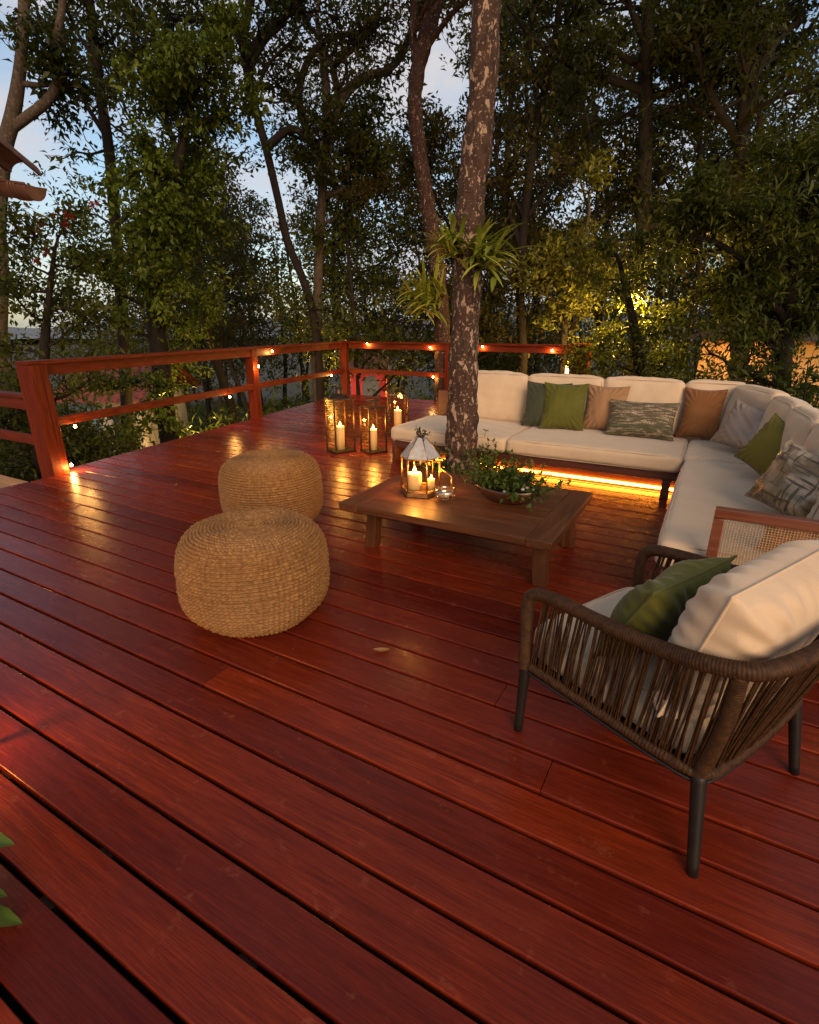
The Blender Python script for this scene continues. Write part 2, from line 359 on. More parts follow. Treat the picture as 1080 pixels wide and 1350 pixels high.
M = dict(
    deck=mat_deck(),
    rail=mat_wood('railing_wood', (.058, .0070, .0022), (.120, .0160, .0042), (.20, .033, .0085), 0, .50, spec=.12),
    railpost=mat_wood('railing_post_wood', (.058, .0070, .0022), (.120, .0160, .0042), (.20, .033, .0085), 2, .50, spec=.12),
    raily=mat_wood('railing_wood_along', (.058, .0070, .0022), (.120, .0160, .0042), (.20, .033, .0085), 1, .50, spec=.12),
    landing=mat_wood('landing_wood', (.22, .12, .055), (.36, .21, .10), (.48, .30, .15), 0, .55),
    table=mat_wood('table_wood', (.044, .0145, .0055), (.090, .031, .0115), (.155, .060, .023), 0, .42, spec=.25),
    tabley=mat_wood('table_wood_across', (.044, .0145, .0055), (.090, .031, .0115), (.155, .060, .023), 1, .42, spec=.25),
    sofawood=mat_wood('sofa_wood', (.045, .012, .006), (.080, .022, .010), (.13, .040, .018), 0, .40),
    armwood=mat_wood('armrest_wood', (.085, .022, .010), (.14, .042, .018), (.20, .066, .030), 0, .40),
    linen=mat_fabric('beige_linen', (.54, .41, .28), (.48, .36, .24)),
    linen2=mat_fabric('cream_linen', (.58, .43, .285), (.50, .36, .235)),
    green=mat_fabric('green_velvet', (.094, .092, .014), (.062, .066, .010), sheen=.15),
    darkgreen=mat_fabric('dark_green_cotton', (.050, .056, .030), (.036, .042, .024)),
    olive=mat_fabric('olive_cotton', (.135, .115, .016), (.095, .080, .012), sheen=.15),
    tan=mat_fabric('tan_cotton', (.30, .17, .085), (.24, .13, .062)),
    brown=mat_fabric('brown_cotton', (.20, .085, .030), (.15, .060, .020)),
    wick=mat_plain('brown_wicker', (.040, .0175, .0062), .6, 0, .5, 60, .2, Specular_IOR_Level=.2),
    leg=mat_plain('dark_metal_legs', (.010, .0075, .0055), .5, .2, .3, 20, .1),
    brass=mat_plain('aged_brass', (.42, .24, .09), .34, .9, .3, 25, .08),
    bronze=mat_plain('dark_bronze', (.07, .045, .026), .38, .85, .3, 25, .08),
    steel=mat_plain('pale_brushed_metal', (.42, .38, .34), .42, .35, .2, 30, .1),
    glass=mat_glass('amber_glass', (.97, .86, .64), .02),
    clear=mat_glass('clear_glass', (.90, .88, .84), .6),
    wax=mat_wax(),
    flame=mat_emit('candle_flame', (1.0, .52, .13), 30),
    bulb=mat_emit('bulb_glow', (1.0, .55, .18), 42),
    strip=mat_emit('light_strip_glow', (1.0, .27, .022), 42),
    gutter=mat_plain('copper_gutter_paint', (.13, .058, .036), .42, .3, .25, 9, .05),
    tile=mat_plain('terracotta_tile', (.10, .046, .030), .7, 0, .4, 14, .3),
    soil=mat_plain('dark_soil', (.035, .022, .014), .95, 0, .5, 40, .6),
    bowl=mat_wood('bowl_wood', (.040, .014, .008), (.085, .030, .014), (.14, .055, .026), 0, .28, 1.2, .3),
    bark_main=mat_bark('flaky_lichen_bark', (.018, .0095, .006), (.072, .037, .023), (.38, .255, .18), .625),
    bark_red=mat_bark('reddish_lichen_bark', (.016, .007, .0045), (.050, .021, .013), (.27, .18, .135), .68),
    bark=mat_bark('dark_bark', (.005, .0035, .0025), (.018, .011, .007)),
    bark_pale=mat_bark('grey_bark', (.026, .019, .013), (.080, .056, .038), (.19, .15, .115), .74),
    leaf=mat_leaf('dark_leaves', [(0.01154, 0.01598, 0.003552), (0.02309, 0.02842, 0.005328), (0.0444, 0.04795, 0.007992)]),
    leaf_b=mat_leaf('brown_green_leaves', [(0.01776, 0.01776, 0.00444), (0.03907, 0.03374, 0.007104), (0.0817, 0.06216, 0.01243)]),
    leaf_g=mat_leaf('bright_green_leaves', [(0.02808, 0.04752, 0.0054), (0.06048, 0.08856, 0.00864), (0.1242, 0.1458, 0.01512)]),
    leaf_m=mat_leaf('mid_green_leaves', [(0.01954, 0.0293, 0.00444), (0.04085, 0.0515, 0.007992), (0.0817, 0.08347, 0.01243)]),
    leaf_y=mat_leaf('yellow_green_leaves', [(.060, .060, .010), (.12, .12, .018), (.20, .19, .035)]),
    leaf_s=mat_leaf('glossy_shrub_leaves', [(0.0148, 0.02812, 0.00518), (0.03108, 0.04884, 0.00814), (0.0629, 0.07992, 0.0148)], .36),
    orchid=mat_leaf('strap_leaves', [(.12, .15, .016), (.22, .25, .030), (.38, .36, .06)], .35, .25),
    leaf_b2=mat_leaf('broad_green_leaf', [(.05, .085, .014), (.08, .13, .022), (.12, .17, .03)], .4, .3),
    leaf_h=mat_leaf('herb_leaves', [(.030, .055, .010), (.055, .090, .016), (.10, .13, .026)], .4, .3),
    petal=mat_leaf('red_petals', [(.17, .010, .008), (.26, .018, .014)], .5, .3),
    dry=mat_leaf('dry_leaf', [(.24, .10, .03), (.34, .17, .06)], .6, .1),
)
def mat_pouf():
    m = NT('woven_seagrass'); v = m.coord((1, 1, 1)); n = m.noise(v, 42, 4, .7); f = m.noise(m.coord((1, 1, 3.5)), 120, 3); b = m.noise(v, 3.0, 3)
    c = m.ramp(n, [(.30, (.13, .052, .011)), (.5, (.225, .105, .027)), (.72, (.37, .19, .056))])
    c = m.mix(m.ramp(b, [(.4, 0), (.7, .4)]), c, (.15, .068, .020)); c = m.mix(m.math('MULTIPLY', m.ramp(f, [(.4, 1), (.6, 0)]), .4), c, (.09, .042, .013))
    return m.done(m.bsdf(c, .62, m.bump(f, .5, .002), Specular_IOR_Level=.35))
M['pouf'] = mat_pouf()
def mat_lumbar():
    """green cloth with broken pale bands running along its length"""
    m = NT('banded_green_textile'); v = m.coord((7, 1, 62)); n = m.noise(v, 1, 3, .5); env = m.noise(m.coord((.6, .1, 15)), 1, 1); br = m.noise(m.coord((120, 5, 90)), 1, 2)
    k = m.math('MULTIPLY', m.ramp(n, [(.50, 0), (.56, 1)]), m.ramp(br, [(.40, 0), (.52, 1)])); k = m.math('MULTIPLY', k, m.ramp(env, [(.42, .25), (.56, 1)]))
    c = m.mix(m.ramp(env, [(.40, 0), (.62, 1)]), (.040, .046, .016), (.090, .058, .026)); c = m.mix(k, c, (.36, .27, .19)); b = m.bump(br, .5, .0012)
    return m.done(m.bsdf(c, .75, b, Sheen_Weight=.1))
def mat_silk(name, a, b_, c_, stripes, metal=.25, rough=.36):
    """crumpled silky cloth: long folds, fine warp lines, tonal zones"""
    m = NT(name); v = m.coord((3, 3, 9), rot=(0, .5, 0)); f = m.noise(v, 1.4, 4, .55, .7); z = m.noise(m.coord((2.2, 2.2, 4.5), rot=(0, .35, 0)), 1.3, 2); w = m.noise(m.coord((220, 40, 12)), 1, 2)
    c = m.ramp(z, [(.34, a), (.47, b_), (.56, c_), (.68, a)]) if stripes else m.mix(z, a, b_)
    if stripes:
        g = m.noise(m.coord((6, 6, 70), rot=(0, .2, 0)), 1, 1); h = m.noise(m.coord((70, 6, 6), rot=(0, .2, 0)), 1, 1); k = m.math('MAXIMUM', m.ramp(g, [(.60, 0), (.62, .9)]), m.ramp(h, [(.62, 0), (.64, .9)])); c = m.mix(k, c, (.035, .026, .014))
    c = m.mix(m.math('MULTIPLY', w, .35), c, tuple(x * .6 for x in a)); bb = m.bump(f, .9, .022); bb = m.bump(w, .25, .0008, bb)
    return m.done(m.bsdf(c, rough, bb, Metallic=metal, Sheen_Weight=.1))
M['lumbar'] = mat_lumbar()
M['silver'] = mat_silk('silver_grey_silk', (.22, .165, .125), (.36, .285, .225), None, False)
M['gold'] = mat_silk('gold_plaid_silk', (.36, .22, .115), (.15, .115, .055), (.48, .36, .24), True)
M['multi'] = mat_plain('orange_red_textile', (.42, .14, .03), .8, 0, .5, 14, .4)
def mat_cane():
    m = NT('cane_strands'); n = m.noise(m.coord(), 60, 3); return m.done(m.bsdf(m.mix(n, (.28, .19, .11), (.46, .34, .21)), .5))
M['cane'] = mat_cane()
def mat_ground():
    m = NT('forest_floor'); v = m.coord(); n = m.noise(v, .5, 6, .65); f = m.noise(v, 6, 5, .7)
    c = m.ramp(n, [(.35, (.018, .022, .008)), (.55, (.040, .034, .014)), (.7, (.030, .046, .012))]); c = m.mix(m.math('MULTIPLY', f, .6), c, (.016, .012, .007))
    return m.done(m.bsdf(c, .95, m.bump(f, .8, .05)))
M['ground'] = mat_ground()
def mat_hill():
    m = NT('hazed_wooded_hill'); v = m.coord(); n = m.noise(v, .03, 8, .7)
    return m.done(m.bsdf(m.ramp(n, [(.3, (.075, .095, .11)), (.7, (.14, .16, .175))]), 1.0))  # bluish grey puts the haze of distance into the hill colour
M['hill'] = mat_hill()

# ------------------------------------------------------------------ the setting: ground, hill, deck, landing
def ground_z(x, y):
    X = x * CY + y * SY; Y = -x * SY + y * CY
    r = np.hypot(X, Y); a = np.clip(r - 5.5, 0, 60)
    z = -1.15 - .085 * a - .004 * np.clip(r - 65, 0, 400)
    return z + .16 * np.sin(x * .9 + 1) * np.cos(y * .8) + .10 * np.sin(x * 2.1 - y * 1.7)
def gz(x, y): return float(ground_z(np.array(x), np.array(y)))
def make_ground():
    mb = MB(); nr, na = 90, 120; rr = np.r_[0.01, np.geomspace(1.5, 1500, nr - 1)]; aa = np.arange(na) * 2 * math.pi / na
    Rr, A = np.meshgrid(rr, aa, indexing='ij'); x, y = Rr * np.cos(A), Rr * np.sin(A)
    V = np.stack([x, y, ground_z(x, y)], -1).reshape(-1, 3)
    i, j = np.meshgrid(np.arange(nr - 1), np.arange(na), indexing='ij'); j2 = (j + 1) % na
    mb.addq(V, np.stack([i * na + j, (i + 1) * na + j, (i + 1) * na + j2, i * na + j2], -1).reshape(-1, 4))
    tag(obj('ground', mb, M['ground']), kind='structure')
    mb = MB(); na = 90; aa = np.linspace(-1.2, 1.2, na) + YAW + math.pi / 2
    rng = np.random.RandomState(5); prof = 14 + 7 * np.sin(aa * 4 + 1) + 4 * np.sin(aa * 11) + 2 * np.sin(aa * 23)
    rows = [(300, -.12), (380, .45), (430, .85), (480, 1.0), (600, .6)]; V = []
    for r, k in rows: V += [(r * math.cos(a), r * math.sin(a), -4 + k * p) for a, p in zip(aa, prof)]
    q = [(i * na + j, (i + 1) * na + j, (i + 1) * na + j + 1, i * na + j + 1) for i in range(len(rows) - 1) for j in range(na - 1)]
    mb.add(V, q); tag(obj('hills', mb, M['hill']), kind='structure')
make_ground()

PITCH, PHASE = .17, .401
def board_strip(mb, x0a, x1a, x0b, x1b, ya, yb, z, th=.028, rb=.0035):
    """one board along x between ya and yb, ends may be skew; rounded upper edges"""
    pr = [(ya, z - th), (ya, z - rb), (ya + rb * .35, z - rb * .3), (ya + rb, z), (yb - rb, z), (yb - rb * .35, z - rb * .3), (yb, z - rb), (yb, z - th)]
    V = []
    for s in (0, 1):
        for y, zz in pr:
            t = (y - ya) / (yb - ya); xa, xb = (x0a, x0b) if s == 0 else (x1a, x1b); V.append((xa + (xb - xa) * t, y, zz))
    n = len(pr); f = [(i, i + 1, n + i + 1, n + i) for i in range(n - 1)] + [(n - 1, 0, n, 2 * n - 1), tuple(range(n))[::-1], tuple(range(n, 2 * n))]
    mb.add(V, f)
def left_edge(y): return -6.04 + (y - 2.85) * (-1.42 / 7.3) if y > 2.80 else -5.90
def make_deck():
    rng = random.Random(3); mb = MB(); k0 = int(math.floor((-3.0 - PHASE) / PITCH)); gap = .017
    for k in range(k0, 60):
        ya = PHASE + k * PITCH + gap / 2; yb = ya + PITCH - gap
        if yb > 10.16: break
        xr = 3.4 if ya < 7.2 else -2.05
        la, lb = left_edge(ya), left_edge(yb)
        cuts = []; x = la + rng.uniform(1.0, 11)
        while x < xr - .4:
            cuts.append(x); x += rng.uniform(7.0, 11)
        ends = [None] + cuts + [xr]
        for a, b in zip(ends[:-1], ends[1:]):
            dz = rng.uniform(-.0012, .0012)
            board_strip(mb, la if a is None else a + .0015, b - .0015, lb if a is None else a + .0015, b - .0015, ya, yb, dz)
    tag(obj('deck', mb, M['deck'], smooth=False), kind='structure')
    # dark joists and rim under the boards
    mb = MB()
    for x in np.arange(-5.6, 3.3, .6): box(mb, (x - .03, -2.9, -.19), (x + .03, 7.0 if x > -2.2 else 9.9, -.032), 0) if x > -5.8 else None
    beam(mb, (left_edge(2.9) + .03, 2.9, -.13), (left_edge(10.1) + .03, 10.1, -.13), .05, .18, .003)
    box(mb, (-7.3, 10.10, -.22), (-2.05, 10.15, -.031), .003)
    tag(obj('deck_frame', mb, M['soil'], smooth=False), kind='structure')
    mb = MB(); mb.add([(-5.88, -3.0, -.24), (3.4, -3.0, -.24), (3.4, 7.1, -.24), (-2.1, 7.1, -.24), (-2.1, 10.08, -.24), (-7.30, 10.08, -.24), (-5.98, 2.9, -.24)], [(0, 1, 2, 3, 6), (6, 3, 4, 5)]); tag(obj('deck_shade_sheet', mb, M['soil'], smooth=False), kind='structure')  # added dark sheet standing in for the shade below the board gaps
    mb = MB()
    for k in range(34):
        y1 = 2.80 - k * .145; board_strip(mb, -10.5, -5.905, -10.5, -5.905, y1 - .139, y1, -.115 + rng.uniform(-.002, .002))
    tag(obj('landing', mb, M['landing'], smooth=False), kind='structure')
make_deck()

# ------------------------------------------------------------------ railings
def railing(name, label, pts, posts, loc, caps=True, top=1.16, mid=.53, wood='rail', base=0.0):
    t = thing(name, label, 'railing', loc)
    a, b = Vector(pts[0]), Vector(pts[1])
    up = Vector((0, 0, 1))
    dr = (b - a).normalized(); side = up.cross(dr)
    mb = MB(); beam(mb, a - dr * .10 + up * (top - .018), b + dr * .08 + up * (top - .018), .17, .036, .004); obj('cap_rail', mb, M[wood], t, 'auto')
    mb = MB(); beam(mb, a + up * (top - .094), b + up * (top - .094), .05, .112, .003); obj('upper_rail', mb, M[wood], t, 'auto')
    mb = MB(); beam(mb, a + up * mid, b + up * mid, .048, .092, .004); obj('middle_rail', mb, M[wood], t, 'auto')
    for p, w in posts:
        p = Vector(p); mb = MB()
        ang = math.atan2(dr.y, dr.x); x = Vector((math.cos(ang), math.sin(ang), 0)); y = Vector((-x.y, x.x, 0))
        h = top - .039
        # two planks with a thin shadow groove between them
        box(mb, (-w / 2, -w / 2, -.10 + base), (w * .08, w / 2, h), .005, frame(p, x, y, up))
        box(mb, (w * .08 + .004, -w / 2 + .006, -.10 + base), (w / 2, w / 2 - .006, h), .005, frame(p, x, y, up))
        obj('post', mb, M['railpost'], t, 'auto')
    return t
pA, pB, pC = (-6.02, 2.93, 0), (-6.74, 6.62, 0), (-7.33, 10.0, 0)
railing('deck_railing', 'red-brown railing along the left deck edge, from big near post to far corner', (pA, pC), [(pA, .19), (pB, .155), (pC, .155)], pA, wood='raily')
railing('deck_railing', 'red-brown railing across the far end of the deck, passing behind the lanterns and tree trunk', ((-7.20, 10.03, 0), (-2.24, 10.03, 0)), [((-4.75, 10.03, 0), .15)], (-4.75, 10.03, 0))
def end_post():
    t = thing('newel_post', 'stout capped end post of the far railing, showing above the sofa cushions', 'post', (-2.16, 10.03, 0))
    mb = MB(); box(mb, (-2.30, 9.92, -.1), (-2.03, 10.16, 1.13), .006); obj('post_shaft', mb, M['railpost'], t, 'auto')
    mb = MB(); b0 = mb.n; box(mb, (-2.34, 9.88, 1.133), (-1.99, 10.20, 1.185), .012); obj('post_cap', mb, M['rail'], t, 'auto')
end_post()
def landing_rail():
    t = thing('landing_railing', 'low dark railing at the left edge leading down from the big near post', 'railing', (-6.2, 2.92, -.115))
    for nm, z, w, h in (('cap_rail', .80, .13, .034), ('upper_rail', .715, .05, .12), ('middle_rail', .33, .05, .10)):
        mb = MB(); beam(mb, (-6.15, 2.93, z), (-9.6, 2.98, z - .02), w, h, .004); obj(nm, mb, M['rail'], t, 'auto')
    mb = MB(); box(mb, (-8.05, 2.88, -.35), (-7.90, 3.03, .69), .005); obj('post', mb, M['railpost'], t, 'auto')
landing_rail()

# little lamps of the string along the railings
def bulb(px, py, Y, label, e=.75):
    e *= 5.0
    p = at(px, py, Y); t = thing('fairy_light', label, 'light', p, group='fairy lights along the railings')
    mb = MB(); lathe(mb, [(0, -.018), (.011, -.014), (.0155, -.002), (.013, .010), (.007, .018)], p, 12); obj('glass_bulb', mb, M['bulb'], t)
    mb = MB(); lathe(mb, [(.0075, .0182), (.0085, .024), (.008, .040), (0, .043)], p, 10); tube(mb, [p + Vector((0, 0, .042)), p + Vector((0, 0, .075))], .003, 5); obj('socket', mb, M['leg'], t)
    l = bpy.data.lights.new('bulb_light', 'POINT'); l.energy = e; l.color = (1, .44, .095); l.shadow_soft_size = .02
    o = bpy.data.objects.new('bulb_light', l); COL.objects.link(o); o.parent = t; o.location = (0, 0, -.034)
    return t
def rail_Y(px, py, side, off):
    """depth at which the sight line meets the inner face of a railing, off metres in front of its centre line"""
    if side == 'L': a, b = Vector(pA), Vector(pC)
    else: a, b = Vector((-7.2, 10.03, 0)), Vector((-2.2, 10.03, 0))
    d = (b - a).normalized(); n = Vector((d.y, -d.x, 0)); a = a + n * off
    r = _ray(px, py); w = Vector((*_rot(r[0], r[1]), 0)); k = (a - Vector((0, 0, 0))).dot(n) / w.dot(n); return r[1] * k
BULBS = [(99, 562, 'L', .05, 'glowing bulb at the near end of the left middle rail, beside the big post', .9), (94, 613, 'L', .13, 'glowing bulb at the foot of the big near post, just above the deck', 1.3),
    (303, 523, 'L', .05, 'glowing bulb under the left middle rail, just before the second post', .9), (341, 483, 'L', .11, 'glowing bulb hung on the face of the second post', .8),
    (359, 463, 'L', .07, 'glowing bulb under the left top rail, just past the second post', .8), (437, 495, 'L', .05, 'glowing bulb on the left middle rail, just before the far corner', .9),
    (484, 453, 'B', .07, 'glowing bulb under the far top rail, directly above the small lantern', .9), (567, 458, 'B', .07, 'glowing bulb under the far top rail, between the corner and the trunk', .9),
    (571, 497, 'B', .05, 'glowing bulb on the far middle rail, beside the post left of the trunk', .9), (636, 457, 'B', .07, 'glowing bulb peeking out right beside the lichen trunk', .5),
    (728, 462, 'B', .07, 'glowing bulb under the far top rail, next to the capped end post', .9)]
for px, py, sd, of, lb, e in BULBS: bulb(px, py, rail_Y(px, py, sd, of), lb, e)

# ------------------------------------------------------------------ corner sofa
X0, X1, X2 = -3.16, -.15, .72       # left end, inner corner, back line of the right wing
Y0, Y1, YN = 5.16, 6.10, 2.93       # front line, back line, near end of the right wing
SEAT, CUSH = .40, .245
def make_sofa():
    t = thing('corner_sofa', 'L-shaped wooden corner sofa with beige seat and back cushions, lit from beneath', 'sofa', ((X0 + X1) / 2, 5.6, 0))
    w = M['sofawood']
    mb = MB(); box(mb, (X0 + .02, Y0 + .02, .165), (X1 + .12, Y0 + .07, CUSH - .004), .004)
    box(mb, (X1 + .02, YN + .02, .165), (X1 + .07, Y0 + .017, CUSH - .004), .004)
    box(mb, (X0 + .02, Y0 + .073, .20), (X1 + 1.15, Y1 + .20, CUSH - .006), .003); box(mb, (X1 + .073, YN + .02, .20), (X1 + 1.15, Y0 + .07, CUSH - .006), .003)
    obj('seat_frame', mb, w, t, 'auto')
    mb = MB(); box(mb, (X0 + .021, Y1 + .21, .1), (X1 + 1.2, Y1 + .25, .70), .005); obj('back_board', mb, w, t, 'auto')
    mb = MB(); box(mb, (X1 + 1.16, YN + .03, .1), (X1 + 1.20, Y1 + .205, .70), .005); obj('back_board', mb, w, t, 'auto')
    mb = MB(); box(mb, (X0, Y0 + .012, 0), (X0 + .05, Y1 + .18, CUSH - .006), .004); obj('end_panel', mb, w, t, 'auto')
    for x, y in ((X1 - .105, Y0 + .017), (-1.75, Y0 + .35), (X1 + .95, YN + .1), (X1 + .03, YN + .1)):
        mb = MB(); box(mb, (x - .035, y, 0), (x + .035, y + .06, .163), .004); obj('leg', mb, w, t, 'auto')
    mb = MB(); box(mb, (X0 + .3, Y0 + .26, 0), (X1 - .02, Y0 + .29, .15), .003); obj('plinth', mb, w, t, 'auto')
    mb = MB(); box(mb, (X0 + .32, Y0 + .235, .018), (X1 - .04, Y0 + .256, .040), .004); obj('light_strip', mb, M['strip'], t)
    lin = M['linen']
    def seat(x0, x1, y0, y1, seed, n=(36, 26, 8)):
        fr = lambda P: P + np.array([(x0 + x1) / 2, (y0 + y1) / 2, (CUSH + SEAT) / 2])
        mb, pip = MB(), MB(); cushion(mb, ((x1 - x0) / 2 - .004, (y1 - y0) / 2 - .003, (SEAT - CUSH) / 2), .042, .014, n, seed, fr, .0045, piping=pip)
        o = obj('seat_cushion', mb, lin, t); obj('piping', pip, lin, o)
    seat(X0 - .01, -1.79, Y0 - .02, Y1 + .10, 1); seat(-1.79, X1 - .005, Y0 - .02, Y1 + .10, 2); seat(X1, X1 + 1.1, Y0 + .03, Y1 + .10, 3); seat(X1 + .01, X1 + 1.1, YN + .03, Y0 + .025, 4, (28, 46, 8))
    def back(cx, cy, ang, w_, seed, lean=.17, h=.56, th=.17, dz=0):
        bx = np.array([math.cos(ang), math.sin(ang), 0]); by0 = np.array([-math.sin(ang), math.cos(ang), 0])
        up = np.array([0, 0, 1.]) * math.cos(lean) + by0 * math.sin(lean); by = by0 * math.cos(lean) - np.array([0, 0, 1.]) * math.sin(lean)
        o = np.array([cx, cy, SEAT + .006 + dz]) + up * h / 2 + by * th / 2
        fr = frame(o, bx, up, by); mb, pip = MB(), MB(); cushion(mb, (w_ / 2, h / 2, th / 2), .036, .032, (28, 26, 8), seed, fr, .007, piping=pip)
        c = obj('back_cushion', mb, lin, t); obj('piping', pip, lin, c)
    for a, b, s in ((-2.80, -1.935, 11), (-1.925, -1.075, 12), (-1.065, -.285, 13), (-.275, .27, 14)): back((a + b) / 2, Y1 + .0, 0, b - a - .01, s)
    back(.215, 5.80, R(-63), .66, 15, .17, .55)
    for x, y, a, s in ((.385, 5.17, -82, 16), (.445, 4.48, -84, 17), (.52, 3.80, -84, 18), (.60, 3.16, -86, 19)): back(x, y, R(a), .655, s, .17, .54)
    # cane-filled armrest closing the near end of the right wing
    a0, a1, z1 = .095, 1.02, .655; yy = YN - .06
    mb = MB(); box(mb, (a0, yy, z1 - .05), (a1, yy + .05, z1), .006); box(mb, (a0 + .052, yy + .004, .27), (a1, yy + .046, .32), .004); ar = obj('armrest', mb, M['armwood'], t, 'auto')
    for x in (a0, a1 - .05): mb = MB(); box(mb, (x, yy + .002, 0), (x + .05, yy + .048, z1 - .052), .005); obj('arm_post', mb, M['armwood'], ar, 'auto')
    mb = MB(); r = .0019
    for x in np.arange(a0 + .06, a1 - .06, .0125): tube(mb, [(x, yy + .022, .32), (x, yy + .024, z1 - .05)], r, 4, False)
    for z in np.arange(.335, z1 - .055, .0125): tube(mb, [(a0 + .05, yy + .027, z), (a1 - .05, yy + .026, z)], r, 4, False)
    obj('cane_panel', mb, M['cane'], ar)
make_sofa()

def axes_matrix(c, x, y, z):
    x, y, z = Vector(x).normalized(), Vector(y).normalized(), Vector(z).normalized()
    if x.cross(y).dot(z) < 0: y = -y
    m = Matrix((x, y, z)).transposed().to_4x4(); m.translation = Vector(c); return m
def pillow_px(name, label, mat, bl, br, top, zb=SEAT + .012, lean=.32, t=.15, roll=0, seed=0, push=0, cat='pillow', ear=.09, wr=.006, group=None, cord=True):
    """throw pillow standing on the seat; bl, br = its lower corners in the photo, top = photo row of its top edge"""
    a, b = gp(*bl, zb), gp(*br, zb); c = (a + b) / 2; x = (b - a); w = x.length; x.normalize(); back = Vector((-x.y, x.x, 0))
    if depth(back) < 0: back = -back
    c += back * (push + t * .30); up = Vector((0, 0, 1)) * math.cos(lean) + back * math.sin(lean); y = up.cross(x)
    if y.dot(back) < 0: y = -y
    lo, hi = .1, 1.2
    for _ in range(40):
        h = (lo + hi) / 2
        if proj(c + up * h)[1] > top: lo = h
        else: hi = h
    if roll: x, up = x * math.cos(roll) + up * math.sin(roll), up * math.cos(roll) - x * math.sin(roll)
    th = thing(name, label, cat, c, group=group, local=True); th.matrix_world = axes_matrix(c, x, y, up); mb, cm = MB(), MB()
    pillow(mb, w, h, t, lambda P: P, seed, 44, wr, ear, cm); o = obj('cover', mb, mat, th)
    if cord: obj('seam_cord', cm, mat, o)
    return th, w, h
pillow_px('throw_pillow', 'dark green pillow half hidden behind the square green velvet pillow', M['darkgreen'], (686, 561), (744, 567), 504, seed=1, lean=.24, push=-.02)
pillow_px('throw_pillow', 'square green velvet pillow leaning on the sofa just right of the tree trunk', M['green'], (710, 566), (768, 570), 505, seed=2, lean=.30, t=.17)
pillow_px('throw_pillow', 'plain tan pillow between the green velvet pillow and the long striped one', M['tan'], (764, 566), (818, 572), 508, seed=3, lean=.22)
pillow_px('throw_pillow', 'long green lumbar pillow with pale woven bands across it', M['lumbar'], (797, 573), (888, 581), 529, seed=4, lean=.45, t=.16, push=-.06)
pillow_px('throw_pillow', 'large rust brown square pillow near the corner of the sofa', M['brown'], (889, 577), (944, 583), 512, seed=5, lean=.24, t=.17)
def pillow_at(label, mat, px, py, az, w, h, t, lean, roll, seed, zb=SEAT + .012, ear=.11, wr=.010):
    """throw pillow whose lower edge is centred at a photo point on the seat; az = plan direction its front faces"""
    f = Vector((math.cos(az), math.sin(az), 0)); c = gp(px, py, zb) + Vector((-.13, -.02, 0)); back = -f; x = Vector((0, 0, 1)).cross(f); up = Vector((0, 0, 1)) * math.cos(lean) + back * math.sin(lean); y = up.cross(x)
    if y.dot(back) < 0: y = -y
    x, up = x * math.cos(roll) + up * math.sin(roll), up * math.cos(roll) - x * math.sin(roll); c = c + Vector((0, 0, abs(math.sin(roll)) * w * .42)); th = thing('throw_pillow', label, 'pillow', c, local=True); th.matrix_world = axes_matrix(c, x, y, up); mb, cm = MB(), MB()
    pillow(mb, w, h, t, lambda P: P, seed, 44, wr, ear, cm); o = obj('cover', mb, mat, th); obj('seam_cord', cm, mat, o)
pillow_at('silver grey silky pillow with pointed corners in the angle of the sofa', M['silver'], 985, 600, R(-126), .48, .43, .15, .42, -.16, 6, ear=.14)
pillow_at('plain olive yellow pillow between the silver pillow and the gold patterned one', M['olive'], 1016, 634, R(-136), .44, .40, .16, .42, -.34, 7)
pillow_at('gold and brown plaid silky pillow on the right wing, next to the cane armrest', M['gold'], 1052, 687, R(-132), .44, .41, .20, .40, -.20, 8, wr=.013, ear=.12)
def multi():
    c = Vector((.52, YN + .14, SEAT + .01)); th = thing('throw_pillow', 'small orange and red pillow behind the cane panel of the armrest', 'pillow', c); mb = MB()
    pillow(mb, .42, .20, .12, frame(c, (1, .05, 0), (0, .96, .2), (0, -.2, .97)), 9); obj('cover', mb, M['multi'], th)
multi()

# ------------------------------------------------------------------ coffee table
def make_table():
    ax, bx, ay, by, zt, th = -2.075, -.635, 2.70, 3.76, .38, .05
    t = thing('coffee_table', 'low dark wooden coffee table in the middle of the deck', 'table', ((ax + bx) / 2, (ay + by) / 2, 0))
    top = MB(); fw = .15; rng = random.Random(2)
    n = 6; ya, yb = ay + .0, by; wv = (yb - ya) / n
    for i in range(n): box(top, (ax + fw + .002, ya + i * wv + .0012, zt - th + .004), (bx - fw - .002, ya + (i + 1) * wv - .0012, zt - rng.uniform(0, .0012)), .003)
    o = obj('tabletop', top, M['table'], t, 'auto')
    for x in (ax, bx - fw): mb = MB(); box(mb, (x, ay - .002, zt - th), (x + fw, by + .002, zt + .0008), .005); obj('breadboard_end', mb, M['tabley'], o, 'auto')
    for q0, q1, w_ in (((ax + .14, ay + .235), (bx - .14, ay + .27), 'table'), ((ax + .14, by - .165), (bx - .14, by - .13), 'table'), ((ax + .13, ay + .274), (ax + .165, by - .169), 'tabley'), ((bx - .165, ay + .274), (bx - .13, by - .169), 'tabley')):
        mb = MB(); box(mb, (*q0, zt - th - .098), (*q1, zt - th - .003), .003); obj('apron', mb, M[w_], t, 'auto')
    for x, sx in ((ax + .10, -1), (bx - .17, 1)):
        for y, sy in ((ay + .215, -1), (by - .18, 1)):
            mb = MB(); b = mb.n; box(mb, (x - .006, y - .006, 0), (x + .076, y + .076, zt - th - .001), .004); P = mb.v[-1]; k = 1 - P[:, 2] / .33
            P[:, 0] += sx * .03 * k; P[:, 1] += sy * .012 * k; c0 = np.array([x + .035, y + .035]); P[:, :2] = P[:, :2]
            obj('leg', mb, M['railpost'] if False else M['tableleg'], t, 'auto')
